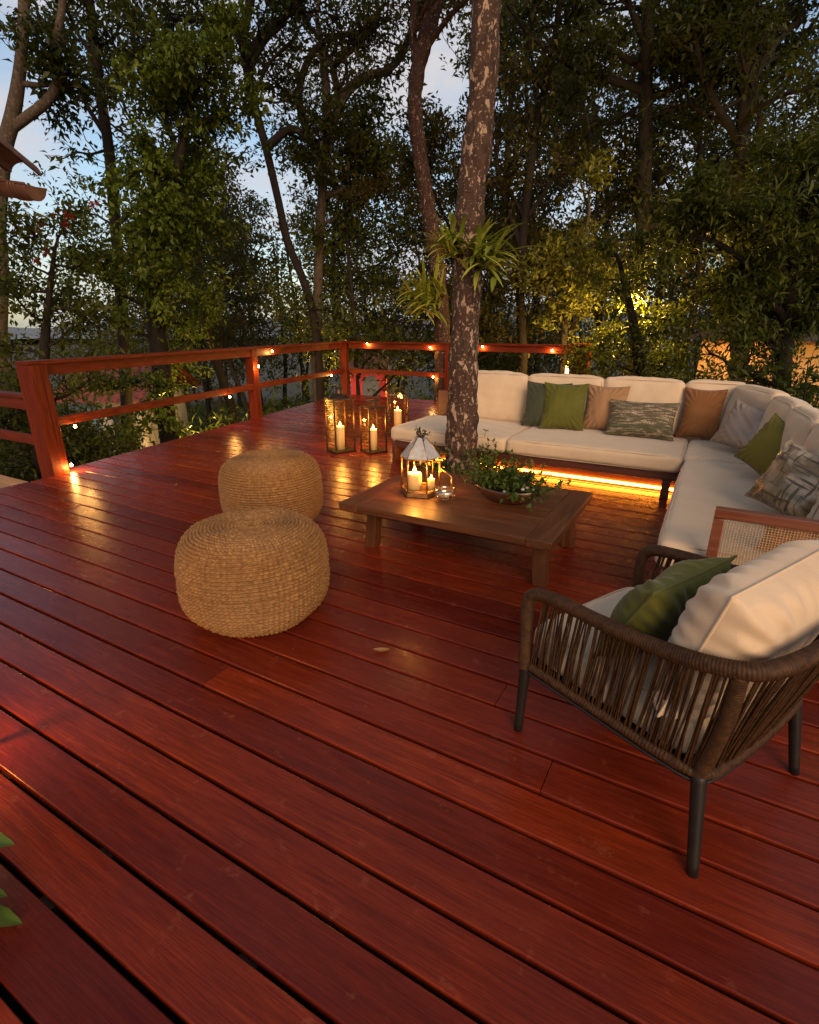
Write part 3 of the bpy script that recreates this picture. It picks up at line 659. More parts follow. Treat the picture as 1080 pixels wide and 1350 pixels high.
M['tableleg'] = mat_wood('table_leg_wood', (.044, .0145, .0055), (.090, .031, .0115), (.155, .060, .023), 2, .42, spec=.25)
make_table()
TZ = .381

# ------------------------------------------------------------------ woven poufs
def make_pouf(label, c, rad, hgt, yaw):
    t = thing('woven_pouf', label, 'pouf', c, yaw, 'round seagrass poufs on the deck', local=True)
    k = 1200; tt = np.linspace(math.pi / 2, -math.pi / 2, k)
    cr = np.abs(np.cos(tt)) ** .56; sr = np.sign(np.sin(tt)) * np.abs(np.sin(tt)) ** .62
    pr = np.stack([rad * cr, hgt / 2 + hgt / 2 * sr], 1); s = np.r_[0, np.cumsum(np.linalg.norm(np.diff(pr, axis=0), axis=1))]
    pitch = .0190; rows = int(s[-1] / pitch); m = rows * 7; ss = np.linspace(0, s[-1], m + 1); ribs = 90; na = ribs * 7
    r = np.interp(ss, s, pr[:, 0]); z = np.interp(ss, s, pr[:, 1]); tr = np.gradient(r, ss); tz = np.gradient(z, ss); nl = np.hypot(tr, tz) + 1e-9; nr, nz = -tz / nl, tr / nl
    a = np.arange(na) * 2 * math.pi / na; rng = np.random.RandomState(int(rad * 1e4))
    S, A = np.meshgrid(ss, a, indexing='ij'); row = S / pitch + .10 * np.sin(A * 3 + S * 9) + A / (2 * math.pi)
    rj = rng.uniform(.85, 1.15, rows + 4); ri = np.clip(np.floor(row).astype(int), 0, rows + 3); aj = np.sin(A * 37 + ri * 2.3) * .25
    fr = row - np.floor(row); prof = np.sqrt(np.clip(np.sin(math.pi * fr), 0, 1))
    ph = A * ribs / (2 * math.pi) + .16 * np.sin(S * 24 + A * 5) + .10 * fr; w = np.sqrt(np.abs(np.sin(math.pi * ph))) - .35; side = np.clip((r[:, None] / rad - .42) / .3, 0, 1)
    ring = .5 + .5 * np.cos(2 * math.pi * ph * 1)
    D = .0118 * prof ** 1.2 * rj[ri] * (1 + aj * .4) + side * .0085 * w * prof * (1 + aj * .5) + (1 - side) * .0012 * ring
    D += .0035 * np.sin(A * 4 + 1) * np.sin(S * 6) + .002 * np.sin(A * 7 + S * 5)
    Rr = r[:, None] + nr[:, None] * D; Z = z[:, None] + nz[:, None] * D
    dip = -.036 * np.exp(-(r[:, None] / (rad * .66)) ** 2) * (z[:, None] > hgt * .5); Z = np.maximum(Z + dip, .001)
    V = np.stack([Rr * np.cos(A), Rr * np.sin(A), Z], -1).reshape(-1, 3); n = m + 1
    i, j = np.meshgrid(np.arange(m), np.arange(na), indexing='ij'); j2 = (j + 1) % na
    mb = MB(); mb.addq(V, np.stack([i * na + j, (i + 1) * na + j, (i + 1) * na + j2, i * na + j2], -1).reshape(-1, 4)); obj('woven_cover', mb, M['pouf'], t)
make_pouf('round woven seagrass pouf nearest the camera, standing on open deck', (-2.002, 1.849, 0), .378, .540, 0)
make_pouf('round woven seagrass pouf standing behind the nearer pouf', (-2.898, 2.933, 0), .377, .570, 1.1)

# ------------------------------------------------------------------ wicker armchair
def make_armchair():
    t = thing('wicker_armchair', 'brown wicker armchair with beige cushions, seen from behind in the right foreground', 'armchair', (.0, 1.815, 0), R(63.5), local=True)
    wk = M['wick']
    top = smooth_path([(-.335, .335, .30), (-.337, .340, .45), (-.338, .342, .555), (-.339, .315, .612), (-.342, .22, .634), (-.350, .02, .645), (-.362, -.17, .668), (-.372, -.30, .700), (-.335, -.395, .722), (-.22, -.44, .740), (0, -.462, .750),
                       (.22, -.44, .740), (.335, -.395, .722), (.372, -.30, .700), (.362, -.17, .668), (.350, .02, .645), (.342, .22, .634), (.339, .315, .612), (.338, .342, .555), (.337, .340, .45), (.335, .335, .30)], 1500)
    arc = np.r_[0, np.cumsum(np.linalg.norm(np.diff(top, axis=0), axis=1))]
    rad = .0225 + .0018 * np.abs(np.sin(math.pi * arc / .0085)) + .0008 * np.sin(arc * 31)
    mb = MB(); tube(mb, top, rad, 12); obj('wrapped_arm_rail', mb, wk, t)
    low = smooth_path([(-.330, .330, .315), (-.326, 0, .315), (-.318, -.22, .314), (-.292, -.305, .312), (-.20, -.325, .310), (0, -.33, .308), (.20, -.325, .310), (.292, -.305, .312), (.318, -.22, .314), (.326, 0, .315), (.330, .330, .315)], 700)
    al = np.r_[0, np.cumsum(np.linalg.norm(np.diff(low, axis=0), axis=1))]
    mb = MB(); tube(mb, low, .0165 + .0022 * np.abs(np.sin(math.pi * al / .011)), 10); tube(mb, [(-.33, .33, .315), (.33, .33, .315)], .014, 8); obj('lower_rail', mb, wk, t)
    mb = MB(); tube(mb, low[::10] * np.array([1.01, 1.01, 1]) - np.array([0, 0, .030]), .0065, 6); tube(mb, [(-.33, .33, .285), (.33, .33, .285)], .0065, 6); obj('metal_rod', mb, M['leg'], t)
    for x, y, sx, sy in ((-.33, .335, 0, .012), (.33, .335, 0, .012), (-.300, -.300, -.03, -.055), (.300, -.300, .03, -.055)):
        P = np.array([(x, y, .33), (x + sx * .4, y + sy * .4, .2), (x + sx, y + sy, 0)]); mb = MB(); tube(mb, smooth_path(P, 10), np.linspace(.0215, .0165, 10), 12); obj('leg', mb, M['leg'], t)
    for s in (-1, 1):   # wrapped rear corner posts
        P = smooth_path([(s * .300, -.300, .30), (s * .315, -.325, .42), (s * .338, -.352, .57), (s * .356, -.362, .70)], 220); ap = np.r_[0, np.cumsum(np.linalg.norm(np.diff(P, axis=0), axis=1))]
        mb = MB(); tube(mb, P, .0195 + .0017 * np.abs(np.sin(math.pi * ap / .0085)), 12); obj('wrapped_post', mb, wk, t)
    # upright strands, from the lower rail to the arm rail
    rng = random.Random(8); L0, L1 = al[-1] * .012, al[-1] * .988
    m0 = np.argmax(top[:, 2] > .625); tp = top[m0:len(top) - m0]; ta = np.r_[0, np.cumsum(np.linalg.norm(np.diff(tp, axis=0), axis=1))]
    def lerp(P, a, s): return np.array([np.interp(s, a, P[:, i]) for i in range(3)])
    ib = [np.argmin(np.hypot(low[:, 0] - sx * .300, low[:, 1] + .300)) for sx in (-1, 1)]; it = [np.argmin(np.hypot(tp[:, 0] - sx * .362, tp[:, 1] + .355)) for sx in (-1, 1)]
    kb = [L0, al[ib[0]], al[ib[1]], L1]; kt = [.012, ta[it[0]], ta[it[1]], ta[-1] - .012]; KB = np.array([0, (kb[1] - L0) / (L1 - L0), (kb[2] - L0) / (L1 - L0), 1])
    panels = {'left': MB(), 'back': MB(), 'right': MB()}; N = 190
    for i in range(N):
        u = (i + rng.uniform(-.25, .25)) / (N - 1); u = min(max(u, 0), 1)
        for rep in range(2 if rng.random() < .55 else 1):
            a = lerp(low, al, L0 + (L1 - L0) * min(max(u + rng.uniform(-.0035, .0035), 0), 1)); b = lerp(tp, ta, np.interp(min(max(u + rng.uniform(-.007, .007), 0), 1), KB, kt))
            mid = (a + b) / 2 + np.array([rng.uniform(-.006, .006), rng.uniform(-.006, .006), 0]); P = smooth_path([a, mid, b], 7); o = np.array([P[3][0], P[3][1], 0]); o /= np.linalg.norm(o) + 1e-9
            key = 'left' if u < .36 else ('back' if u < .64 else 'right'); tube(panels[key], P + o * rng.uniform(-.005, .005), rng.uniform(.0027, .0038), 5, False)
    for k in panels: obj('woven_panel', panels[k], wk, t)
    # seat, back cushion
    mb = MB(); box(mb, (-.30, -.28, .295), (.30, .32, .318), .004); obj('seat_base', mb, M['leg'], t, 'auto')
    mb, pip = MB(), MB(); fr = lambda P: P + np.array([0, .035, .395]); cushion(mb, (.302, .315, .072), .045, .02, (28, 28, 8), 31, fr, .005, piping=pip); o = obj('seat_cushion', mb, M['linen'], t); obj('piping', pip, M['linen'], o)
    ln = .27; up = np.array([0, -math.sin(ln), math.cos(ln)]); by = np.array([0, math.cos(ln), math.sin(ln)])
    mb, cm = MB(), MB(); fr = frame(np.array([-.035, -.185, .450]), (1, 0, 0), -by, up); pillow(mb, .63, .45, .235, fr, 33, 64, .007, .015, cm, 4.0, .42); o = obj('back_cushion', mb, M['linen2'], t); obj('seam_cord', cm, M['linen2'], o)
    bpy.context.view_layer.update()
    Mw = Matrix.Translation((.0, 1.815, 0)) @ Matrix.Rotation(R(63.5), 4, 'Z')
    g = thing('throw_pillow', 'crumpled moss green pillow in the wicker armchair, before its back cushion', 'pillow', Mw @ Vector((-.075, .085, .47)), R(63.5), local=True)
    ln = .50; up = np.array([0, -math.sin(ln), math.cos(ln)]); by = np.array([0, math.cos(ln), math.sin(ln)])
    mb, cm = MB(), MB(); pillow(mb, .46, .36, .17, frame((0, 0, 0), (1, 0, 0), -by, up), 35, 44, .011, .08, cm); o = obj('cover', mb, M['green'], g); obj('seam_cord', cm, M['green'], o)
make_armchair()

# ------------------------------------------------------------------ lanterns and candles
def flame(mb, c, h=.042, r=.0095):
    lathe(mb, [(0, 0), (r * .7, h * .12), (r, h * .28), (r * .8, h * .5), (r * .42, h * .75), (0, h)], c, 12)
def candle(parent, c, r, h, energy, fl=.042):
    """a lit candle standing at c: wax, wick, flame and its light"""
    rng = random.Random(int(h * 1e4)); mb = MB(); c = Vector(c); k = 24; ring = []
    lathe(mb, [(0, 0), (r, 0), (r * 1.0, h * .5), (r * .99, h - .006), (r * .93, h), (r * .8, h - .002), (r * .7, h - .012), (0, h - .016)], c, k)
    o = obj('candle', mb, M['wax'], parent)
    mb = MB(); tube(mb, [c + Vector((0, 0, h - .017)), c + Vector((.001, 0, h + .004))], .0016, 5); obj('wick', mb, M['leg'], o)
    mb = MB(); flame(mb, c + Vector((0, 0, h + .001)), fl, fl * .24); obj('flame', mb, M['flame'], o)
    l = bpy.data.lights.new('candle_light', 'POINT'); l.energy = energy * 1.7; l.color = (1, .44, .095); l.shadow_soft_size = .022
    lo = bpy.data.objects.new('candle_light', l); COL.objects.link(lo); lo.parent = parent; lo.location = c - Vector(parent.location) + Vector((0, 0, h + fl + .022))
def floor_lantern(c, w, h, rot, label, ch, cr, e, chimney, loc_=None):
    c = Vector(c); t = thing('glass_lantern', label, 'lantern', c, group='glass candle lanterns standing on the deck'); b = M['bronze']
    x = Vector((math.cos(rot), math.sin(rot), 0)); y = Vector((-x.y, x.x, 0)); z = Vector((0, 0, 1)); fr = frame(c, x, y, z); q = w / 2; s = .0075
    mb = MB(); box(mb, (-q - .006, -q - .006, 0), (q + .006, q + .006, .022), .003, fr); obj('base', mb, b, t, 'auto')
    mb = MB()
    for sx in (-1, 1):
        for sy in (-1, 1): box(mb, (sx * (q - s) - s, sy * (q - s) - s, .0225), (sx * (q - s) + s, sy * (q - s) + s, h - .0155), .0015, fr)
    obj('corner_bars', mb, b, t, 'auto')
    mb = MB()
    for k in (-1, 1):
        box(mb, (-q, k * (q - s) - s, h - .015), (q, k * (q - s) + s, h), .0015, fr); box(mb, (k * (q - s) - s, -q + 2 * s + .001, h - .0152), (k * (q - s) + s, q - 2 * s - .001, h - .0002), .0015, fr)
    obj('top_frame', mb, b, t, 'auto')
    for a in range(4):
        mb = MB(); ca, sa = round(math.cos(a * math.pi / 2)), round(math.sin(a * math.pi / 2)); g = q - s
        P = [(g, -g + s, .023), (g, g - s, .023), (g, g - s, h - .016), (g, -g + s, h - .016)]; P = [(ca * p[0] - sa * p[1], sa * p[0] + ca * p[1], p[2]) for p in P]
        mb.add(fr(np.array(P)), [(0, 1, 2, 3)]); obj('glass_pane', mb, M['glass'], t, False)
    mb = MB()
    if chimney == 'cone': lathe(mb, [(q * .92, h + .001), (q * .62, h + .035), (q * .34, h + .05), (q * .30, h + .10), (q * .36, h + .105), (q * .30, h + .118), (.012, h + .128), (0, h + .129)], c, 28)
    elif chimney == 'disc':
        lathe(mb, [(.010, h - .01), (.010, h + .055), (q * .62, h + .058), (q * .66, h + .066), (q * .60, h + .076), (0, h + .080)], c, 28); beam(mb, c + x * -q * .97 + z * (h - .012), c + x * q * .97 + z * (h - .012), .012, .005, .001)
    elif chimney == 'none': lathe(mb, [(q * .9, h + .001), (q * .86, h + .006), (0, h + .008)], c, 4)
    else: tube(mb, fr(np.array([(-q * .8, 0, h), (-q * .78, 0, h + .05), (-q * .4, 0, h + .09), (0, 0, h + .1), (q * .4, 0, h + .09), (q * .78, 0, h + .05), (q * .8, 0, h)])), .004, 6)
    obj('handle' if chimney == 'ring' else 'chimney_cap', mb, b, t, 'auto')
    candle(t, c + Vector((0, 0, .0225)), cr, ch, e, .055)
floor_lantern((-3.99, 5.30, 0), .275, .66, R(62), 'tallest glass candle lantern, left of the group of three on the deck', .29, .050, 5.0, 'cone')
floor_lantern((-3.61, 5.47, 0), .245, .56, R(62), 'middle glass candle lantern with a disc cap, between the tall one and the sofa end', .26, .047, 4.5, 'disc')
floor_lantern((-3.90, 6.55, 0), .27, .56, R(40), 'farthest glass candle lantern, half behind the sofa end', .33, .055, 4.0, 'ring')
floor_lantern((-2.22, .46, 0), .19, .25, R(25), 'glass candle lantern on the deck at the left edge, whose glow reddens the boards', .06, .035, 4.5, 'none')

def table_lantern():
    c = Vector((-1.70, 3.16, TZ)); t = thing('table_lantern', 'six-sided glass lantern with a pale pitched metal roof on the coffee table', 'lantern', c)
    k = 6; r = .135; h = .26; a0 = R(18); ang = [a0 + i * math.pi / 3 for i in range(k)]; P = [Vector((r * math.cos(a), r * math.sin(a), 0)) for a in ang]; b = M['brass']
    mb = MB(); lathe(mb, [(0, 0), (r * 1.05, 0), (r * 1.05, .028), (0, .028)], c, k, fr=None); V = mb.v[-1] - np.array(c); ca, sa = math.cos(a0), math.sin(a0)
    V[:, :2] = V[:, :2] @ np.array([[ca, sa], [-sa, ca]]); mb.v[-1] = V + np.array(c); obj('base', mb, M['brass'], t, 'auto')
    mb = MB()
    for i in range(k):
        p, q = P[i], P[(i + 1) % k]; tube(mb, [c + p + Vector((0, 0, .028)), c + p + Vector((0, 0, h))], .0052, 6)
        tube(mb, [c + p + Vector((0, 0, h)), c + q + Vector((0, 0, h))], .006, 6); tube(mb, [c + p + Vector((0, 0, .036)), c + q + Vector((0, 0, .036))], .0052, 6)
    obj('frame_bars', mb, b, t)
    for i in range(k):
        p, q = P[i] * .98, P[(i + 1) % k] * .98
        if i == 0: continue        # the open door side
        mb = MB(); mb.add([c + p + Vector((0, 0, .03)), c + q + Vector((0, 0, .03)), c + q + Vector((0, 0, h)), c + p + Vector((0, 0, h))], [(0, 1, 2, 3)]); obj('glass_pane', mb, M['glass'], t, False)
    # the open glass door, ajar to the right
    d = P[1] * .98; hinge = c + P[0] * 1.0; dr = Vector((math.cos(R(-25)), math.sin(R(-25)), 0)); L = .13
    mb = MB()
    q = [hinge + Vector((0, 0, .03)), hinge + dr * L + Vector((0, 0, .03)), hinge + dr * L + Vector((0, 0, .15)), hinge + Vector((0, 0, .19))]
    for i in range(4): tube(mb, [q[i], q[(i + 1) % 4]], .0045, 6)
    dd = obj('door_frame', mb, b, t); mb = MB(); mb.add(q, [(0, 1, 2, 3)]); obj('glass_pane', mb, M['glass'], dd, False)
    mb = MB(); R1 = [c + p * 1.06 + Vector((0, 0, h + .004)) for p in P]; ridge = [Vector((.045, .02, 0)), Vector((-.045, -.02, 0))]; zt = h + .135
    R2 = [c + p * .26 + Vector((0, 0, zt)) for p in P]; V = R1 + R2 + [c + p * 1.0 + Vector((0, 0, h - .004)) for p in P]
    f = [(i, (i + 1) % 6, 6 + (i + 1) % 6, 6 + i) for i in range(6)] + [tuple(range(6, 12))] + [(12 + i, 12 + (i + 1) % 6, (i + 1) % 6, i) for i in range(6)] + [tuple(range(12, 18))[::-1]]
    mb.add(V, f); rf = obj('roof', mb, M['steel'], t, False)
    mb = MB()
    for i in range(6): tube(mb, [R1[i], R2[i]], .0038, 5); tube(mb, [R1[i], R1[(i + 1) % 6]], .0042, 5)
    obj('roof_seams', mb, b, rf)
    candle(t, c + Vector((-.035, -.02, .0285)), .050, .115, 3.6, .05)
    candle(t, c + Vector((.07, .03, .0285)), .026, .075, .8, .03)
table_lantern()
def glass_bowl():
    c = Vector((-1.475, 3.10, TZ)); t = thing('glass_bowl', 'small clear glass bowl on the coffee table beside the lantern', 'bowl', c); mb = MB()
    lathe(mb, [(0, .004), (.04, .003), (.072, .028), (.078, .055), (.068, .078), (.064, .078), (.073, .055), (.067, .03), (.038, .010), (0, .010)], c, 28); obj('bowl', mb, M['clear'], t)
    mb = MB(); rng = random.Random(4)
    for i in range(7):
        p = c + Vector((rng.uniform(-.035, .035), rng.uniform(-.035, .035), .024 + rng.random() * .015)); lathe(mb, [(0, -.011), (.011, -.007), (.015, 0), (.010, .008), (0, .011)], p, 8)
    obj('pebbles', mb, M['steel'], t)
glass_bowl()

# ------------------------------------------------------------------ leaves, plants and trees
class Leaves:
    def __init__(s): s.p = []; s.d = []; s.l = []; s.w = []
    def add(s, p, d, l, w):
        n = len(p); s.p.append(p); s.d.append(d); s.l.append(np.broadcast_to(l, (n,)).astype(float)); s.w.append(np.broadcast_to(w, (n,)).astype(float))
    def mesh(s, name, mat, parent, rng, off=None, droop=.25, flat=.55):
        p = np.concatenate(s.p); d = np.concatenate(s.d); l = np.concatenate(s.l); w = np.concatenate(s.w); n = len(p)
        d = d / (np.linalg.norm(d, axis=1)[:, None] + 1e-9); up = rng.normal(size=(n, 3)) * flat + np.array([0, 0, 1.])
        sd = np.cross(d, up); sd /= np.linalg.norm(sd, axis=1)[:, None] + 1e-9; nn = np.cross(sd, d)
        L = l[:, None]; Wd = w[:, None] / 2
        v0 = p; v1 = p + d * L * .42 + sd * Wd + nn * Wd * .35; v2 = p + d * L - nn * L * droop; v3 = p + d * L * .42 - sd * Wd + nn * Wd * .35; vm = p + d * L * .5 - nn * L * droop * .15
        V = np.stack([v0, v1, v2, v3, vm], 1).reshape(-1, 3)
        if off is None: off = ORG.get(root_of(parent).name, np.zeros(3)) if parent else np.zeros(3)
        V = V - np.asarray(off); b = np.arange(n)[:, None] * 5
        T = np.stack([b + [0, 1, 4], b + [1, 2, 4], b + [2, 3, 4], b + [3, 0, 4]], 1).reshape(-1, 3)
        me = bpy.data.meshes.new(name); me.vertices.add(len(V)); me.vertices.foreach_set('co', V.ravel()); m = len(T)
        me.loops.add(m * 3); me.loops.foreach_set('vertex_index', T.ravel().astype(np.int32)); me.polygons.add(m)
        me.polygons.foreach_set('loop_start', np.arange(0, m * 3, 3, dtype=np.int32)); me.polygons.foreach_set('loop_total', np.full(m, 3, np.int32))
        me.materials.append(mat); me.update(calc_edges=True)
        o = bpy.data.objects.new(name, me); COL.objects.link(o)
        if parent: o.parent = parent
        return o
def limb_path(rng, p0, d, L, n=8, wander=.22, lift=.06):
    d = np.array(d, float); d /= np.linalg.norm(d); P = [np.array(p0, float)]; st = L / (n - 1)
    for i in range(n - 1):
        d = d + rng.normal(size=3) * wander + np.array([0, 0, lift]); d /= np.linalg.norm(d); P.append(P[-1] + d * st)
    return np.array(P)
def branches(rng, wood, lv, pts, rad, t0, t1, n, L, lev, leaf, elev=(.15, .75), per=34, spread=.16, az0=None, lift=.05, taper=True, sub=(8, .42)):
    """limbs off pts; at the finest level leaves are scattered round the twigs"""
    for i in range(n):
        t = t0 + (t1 - t0) * (i + rng.rand()) / n; k = t * (len(pts) - 1); a = int(k); a2 = min(a + 1, len(pts) - 1); fr = k - a
        p = pts[a] * (1 - fr) + pts[a2] * fr; r = np.interp(k, np.arange(len(rad)), rad); ax = pts[a2] - pts[max(a - 1, 0)]; ax /= np.linalg.norm(ax) + 1e-9
        az = (az0 if az0 is not None else 0) + i * 2.4 + rng.normal() * .5; el = rng.uniform(*elev)
        if lev >= 1 and abs(ax[2]) > .6: d = np.array([math.cos(az) * math.cos(el), math.sin(az) * math.cos(el), math.sin(el)])
        else:
            s_ = np.cross(ax, [0, 0, 1]); s_ /= np.linalg.norm(s_) + 1e-9; u_ = np.cross(s_, ax); sg = 1 if i % 2 else -1
            d = ax * .75 + s_ * sg * rng.uniform(.5, 1.1) + u_ * rng.normal() * .5
        Li = L * rng.uniform(.65, 1.2) * ((1.15 - .6 * (t - t0) / (t1 - t0 + 1e-6)) if taper else 1)
        P = limb_path(rng, p, d, Li, 8, .20, lift); r0 = max(min(r * .55, .012 + Li * .016), .004); tube(wood, P, np.linspace(r0, r0 * .28, len(P)), 5 if lev else 3, False)
        if lev > 0: branches(rng, wood, lv, P, np.linspace(r0, r0 * .28, len(P)), .22, 1, sub[0], Li * sub[1], lev - 1, leaf, elev, per, spread, None, lift, False, sub)
        if lev <= 1:
            m = int(per * (.71 if lev == 0 else .54) * rng.uniform(.5, 1.4)); k = rng.rand(m) ** .8 * (len(P) - 1); a = np.minimum(k.astype(int), len(P) - 2); f = (k - a)[:, None]
            q = P[a] * (1 - f) + P[a + 1] * f + rng.normal(size=(m, 3)) * spread * .66 * np.array([1, 1, .8]); dd = (P[-1] - P[0]) / (np.linalg.norm(P[-1] - P[0]) + 1e-9) * .6 + rng.normal(size=(m, 3)) * .8
            lv.add(q, dd, leaf[0] * rng.uniform(.6, 1.3, m), leaf[1] * rng.uniform(.7, 1.25, m))
def px_trunk(px, Y, k=None):
    """[(px, py, radius in px)] listed bottom to top -> smooth 3-D trunk standing at forward distance Y"""
    P = [np.array(at(a, b, Y)) for a, b, r in px]; r = [max(c * (Y * CP - (p[2] - HC) * SP) / F, .008) for (a, b, c), p in zip(px, P)]
    n = k or max(14, len(P) * 5); Q = smooth_path(P, n); d = np.r_[0, np.cumsum(np.linalg.norm(np.diff(np.array(P), axis=0), axis=1))]
    rr = np.interp(np.linspace(0, d[-1], n), d, r)
    g = gz(Q[0][0], Q[0][1]) - .2
    if Q[0][2] > g + .05: Q = np.vstack([[Q[0] + (np.array([Q[0][0] * 1.0, Q[0][1], g]) - Q[0]) * t for t in (1, .5)], Q]); rr = np.r_[rr[0] * 1.35, rr[0] * 1.12, rr]
    return Q, rr
def rough_trunk(wood, Q, rr, seed):
    """trunk with furrows, flakes and knots in its surface"""
    n = 420; t = np.linspace(0, len(Q) - 1, n); P = np.stack([np.interp(t, np.arange(len(Q)), Q[:, i]) for i in range(3)], 1); r = np.interp(t, np.arange(len(rr)), rr)
    m2 = MB(); tube(m2, P, r, 44); V = m2.v[0]; C = np.repeat(P, 44, 0); d = V - C; rn = np.linalg.norm(d, axis=1)[:, None]; d = d / (rn + 1e-9)
    W_ = V * np.array([1, 1, .45]); a = wrinkle(W_, .010, 16, seed) + wrinkle(W_, .006, 40, seed + 1) + wrinkle(W_, .0035, 95, seed + 2); st = np.round(a / .004) * .004 * .5 + a * .5
    m2.v[0] = V + d * (st[:, None]) * np.clip(rn / .12, .2, 1.2); wood.addq(m2.v[0], np.array([f for f in m2.f if len(f) == 4]))
NAT = 0
def photo_tree(label, trunk, Y, limbs=(), bark='bark', leaf='leaf', auto=None, leafsize=(.13, .055), group=None, name='tree', seed=None, up=2.5, knob=.0, cat='tree', extra=None, fine=False):
    """a tree whose trunk follows the photo; it goes on above the picture by `up` metres. auto = dict for branches()"""
    global NAT; NAT += 1; rng = np.random.RandomState(seed or NAT * 7 + 1)
    Q, rr = px_trunk(trunk, Y)
    if up:
        d = Q[-1] - Q[-4]; P2 = limb_path(rng, Q[-1], d, up, 7, .10, .08)[1:]; Q = np.vstack([Q, P2]); rr = np.r_[rr, np.linspace(rr[-1] * .95, rr[-1] * .4, 6)]
    Q = smooth_path(Q, len(Q) * 3); rr = np.interp(np.linspace(0, 1, len(Q)), np.linspace(0, 1, len(rr)), rr); rr = rr * (1 + knob * np.array([math.sin(i * 1.3) * .5 + math.sin(i * .61) for i in range(len(rr))]))
    base = (float(Q[0][0]), float(Q[0][1]), float(Q[0][2])); t = thing(name, label, cat, base, group=group); wood, lv = MB(), Leaves()
    if fine: rough_trunk(wood, Q, rr, NAT)
    else: tube(wood, Q, rr, 14 if rr.max() > .08 else 9)
    ps = [(Q, rr)]
    for lb in limbs:
        pts, dY = lb[0], lb[1] if len(lb) > 1 else 0.0
        P = smooth_path([np.array(at(a, b, Y + dY * i / max(len(pts) - 1, 1))) for i, (a, b, c) in enumerate(pts)], max(10, len(pts) * 4)); r = np.interp(np.linspace(0, 1, len(P)), np.linspace(0, 1, len(pts)), [c * (Y * CP - (at(a, b, Y)[2] - HC) * SP) / F for a, b, c in pts]); tube(wood, P, r, 8); ps.append((P, r))
    if auto:
        a = dict(auto); nl = a.pop('limb_n', 4); ll = a.pop('limb_L', a['L'] * .55)
        branches(rng, wood, lv, Q, rr, a.pop('t0', .35), a.pop('t1', 1), a.pop('n'), a.pop('L'), a.pop('lev', 1), leafsize, **a)
        for P, r in ps[1:]: branches(rng, wood, lv, P, r, .2, 1, nl, ll, a.get('lev2', 1), leafsize, **{k: v for k, v in a.items() if k != 'lev2'})
    if extra: extra(rng, wood, lv, Q, rr)
    obj('trunk', wood, M[bark], t)
    if lv.p: lv.mesh('crown', M[leaf], t, rng)
    return t, Q, rr

# ---- the lichen-barked tree that rises through the deck, with its clinging orchids
def strap_plant(label, c, n, L, w, outward, seed, spread=.07, cat='plant'):
    """a clump of arching strap leaves clinging to bark"""
    rng = np.random.RandomState(seed); c = np.array(c, float); t = thing('strap_leaf_plant', label, cat, c, group=None); mb = MB(); o = np.array([*outward, 0.]); o /= np.linalg.norm(o)
    for i in range(n):
        az = math.atan2(o[1], o[0]) + rng.normal() * .95; el = rng.uniform(-.3, 1.2); d = np.array([math.cos(az) * math.cos(el), math.sin(az) * math.cos(el), math.sin(el)])
        l = L * rng.uniform(.55, 1.25); p = c + rng.normal(size=3) * spread * np.array([1, 1, .8]); P = [p]; dd = d.copy()
        for k in range(7): dd = dd + np.array([0, 0, -.065 - .05 * rng.rand()]) + rng.normal(size=3) * .05; dd /= np.linalg.norm(dd); P.append(P[-1] + dd * l / 7)
        P = np.array(P); s = np.cross(d, [0, 0, 1.]); s /= np.linalg.norm(s) + 1e-9; prof = np.array([.35, .8, 1, 1, .92, .75, .45, .05]) * w * rng.uniform(.7, 1.25); V = []
        for q, h in zip(P, prof): V += [q - s * h / 2 + np.array([0, 0, h * .22]), q, q + s * h / 2 + np.array([0, 0, h * .22])]
        f = [];
        for k in range(7): f += [(3 * k, 3 * k + 1, 3 * k + 4, 3 * k + 3), (3 * k + 1, 3 * k + 2, 3 * k + 5, 3 * k + 4)]
        mb.add(V, f)
    obj('strap_leaves', mb, M['orchid'], t)
    mb = MB()
    for i in range(18):
        P = limb_path(rng, c + rng.normal(size=3) * spread * .6, (rng.normal(), rng.normal(), -.6), .16, 6, .5, -.1); tube(mb, P, np.linspace(.006, .002, 6), 5)
    obj('roots', mb, M['bark'], t)
    return t
def main_tree():
    tr = [(610, 632, 27), (608, 600, 21), (609, 560, 18.5), (611, 500, 17), (613, 440, 16.5), (616, 380, 16.5), (617, 340, 15.5), (618, 300, 14.8), (622, 250, 14), (629, 200, 13), (634, 150, 12.5), (638, 100, 12.3), (639, 50, 12.5), (640, 0, 12.5), (643, -60, 12)]
    photo_tree('thick trunk blotched with pale lichen rising through the deck in front of the sofa', tr, 5.24, bark='bark_main', fine=True, up=8.5, knob=.035, leaf='leaf_m', seed=3, leafsize=(.16, .075), auto=dict(t0=.50, t1=1, n=22, L=4.2, per=60, spread=.26, elev=(.12, .8)))
    for k, v in (('a', 0),): pass
    a = at(634, 340, 5.10); strap_plant('clump of arching strap leaves on the right side of the lichen trunk', a, 85, .34, .044, (.85, -.25), 5, .085)
    a = at(604, 325, 5.12); strap_plant('clump of arching strap leaves on the left face of the lichen trunk', a, 62, .28, .042, (-.8, -.6), 6, .065)
main_tree()
photo_tree('second reddish trunk with pale scars, left of the lichen trunk and forking near the top', [(584, 452, 11), (581, 400, 10.5), (575, 340, 10.5), (564, 270, 10), (553, 200, 9.5), (547, 140, 9.5), (552, 85, 11), (564, 40, 10), (574, 0, 9.5), (586, -50, 9)], 11.3,
    limbs=[([(550, 90, 6), (545, 45, 5), (547, 0, 5), (545, -60, 4)],)], bark='bark_red', fine=True, leaf='leaf_b', up=3, auto=dict(t0=.62, t1=1, n=9, L=3.0, per=40, limb_n=4, limb_L=2.0))
strap_plant('clump of strap leaves on the reddish trunk, low behind the lichen trunk', at(563, 398, 11.0), 110, .62, .075, (-.5, -.8), 9, .17)

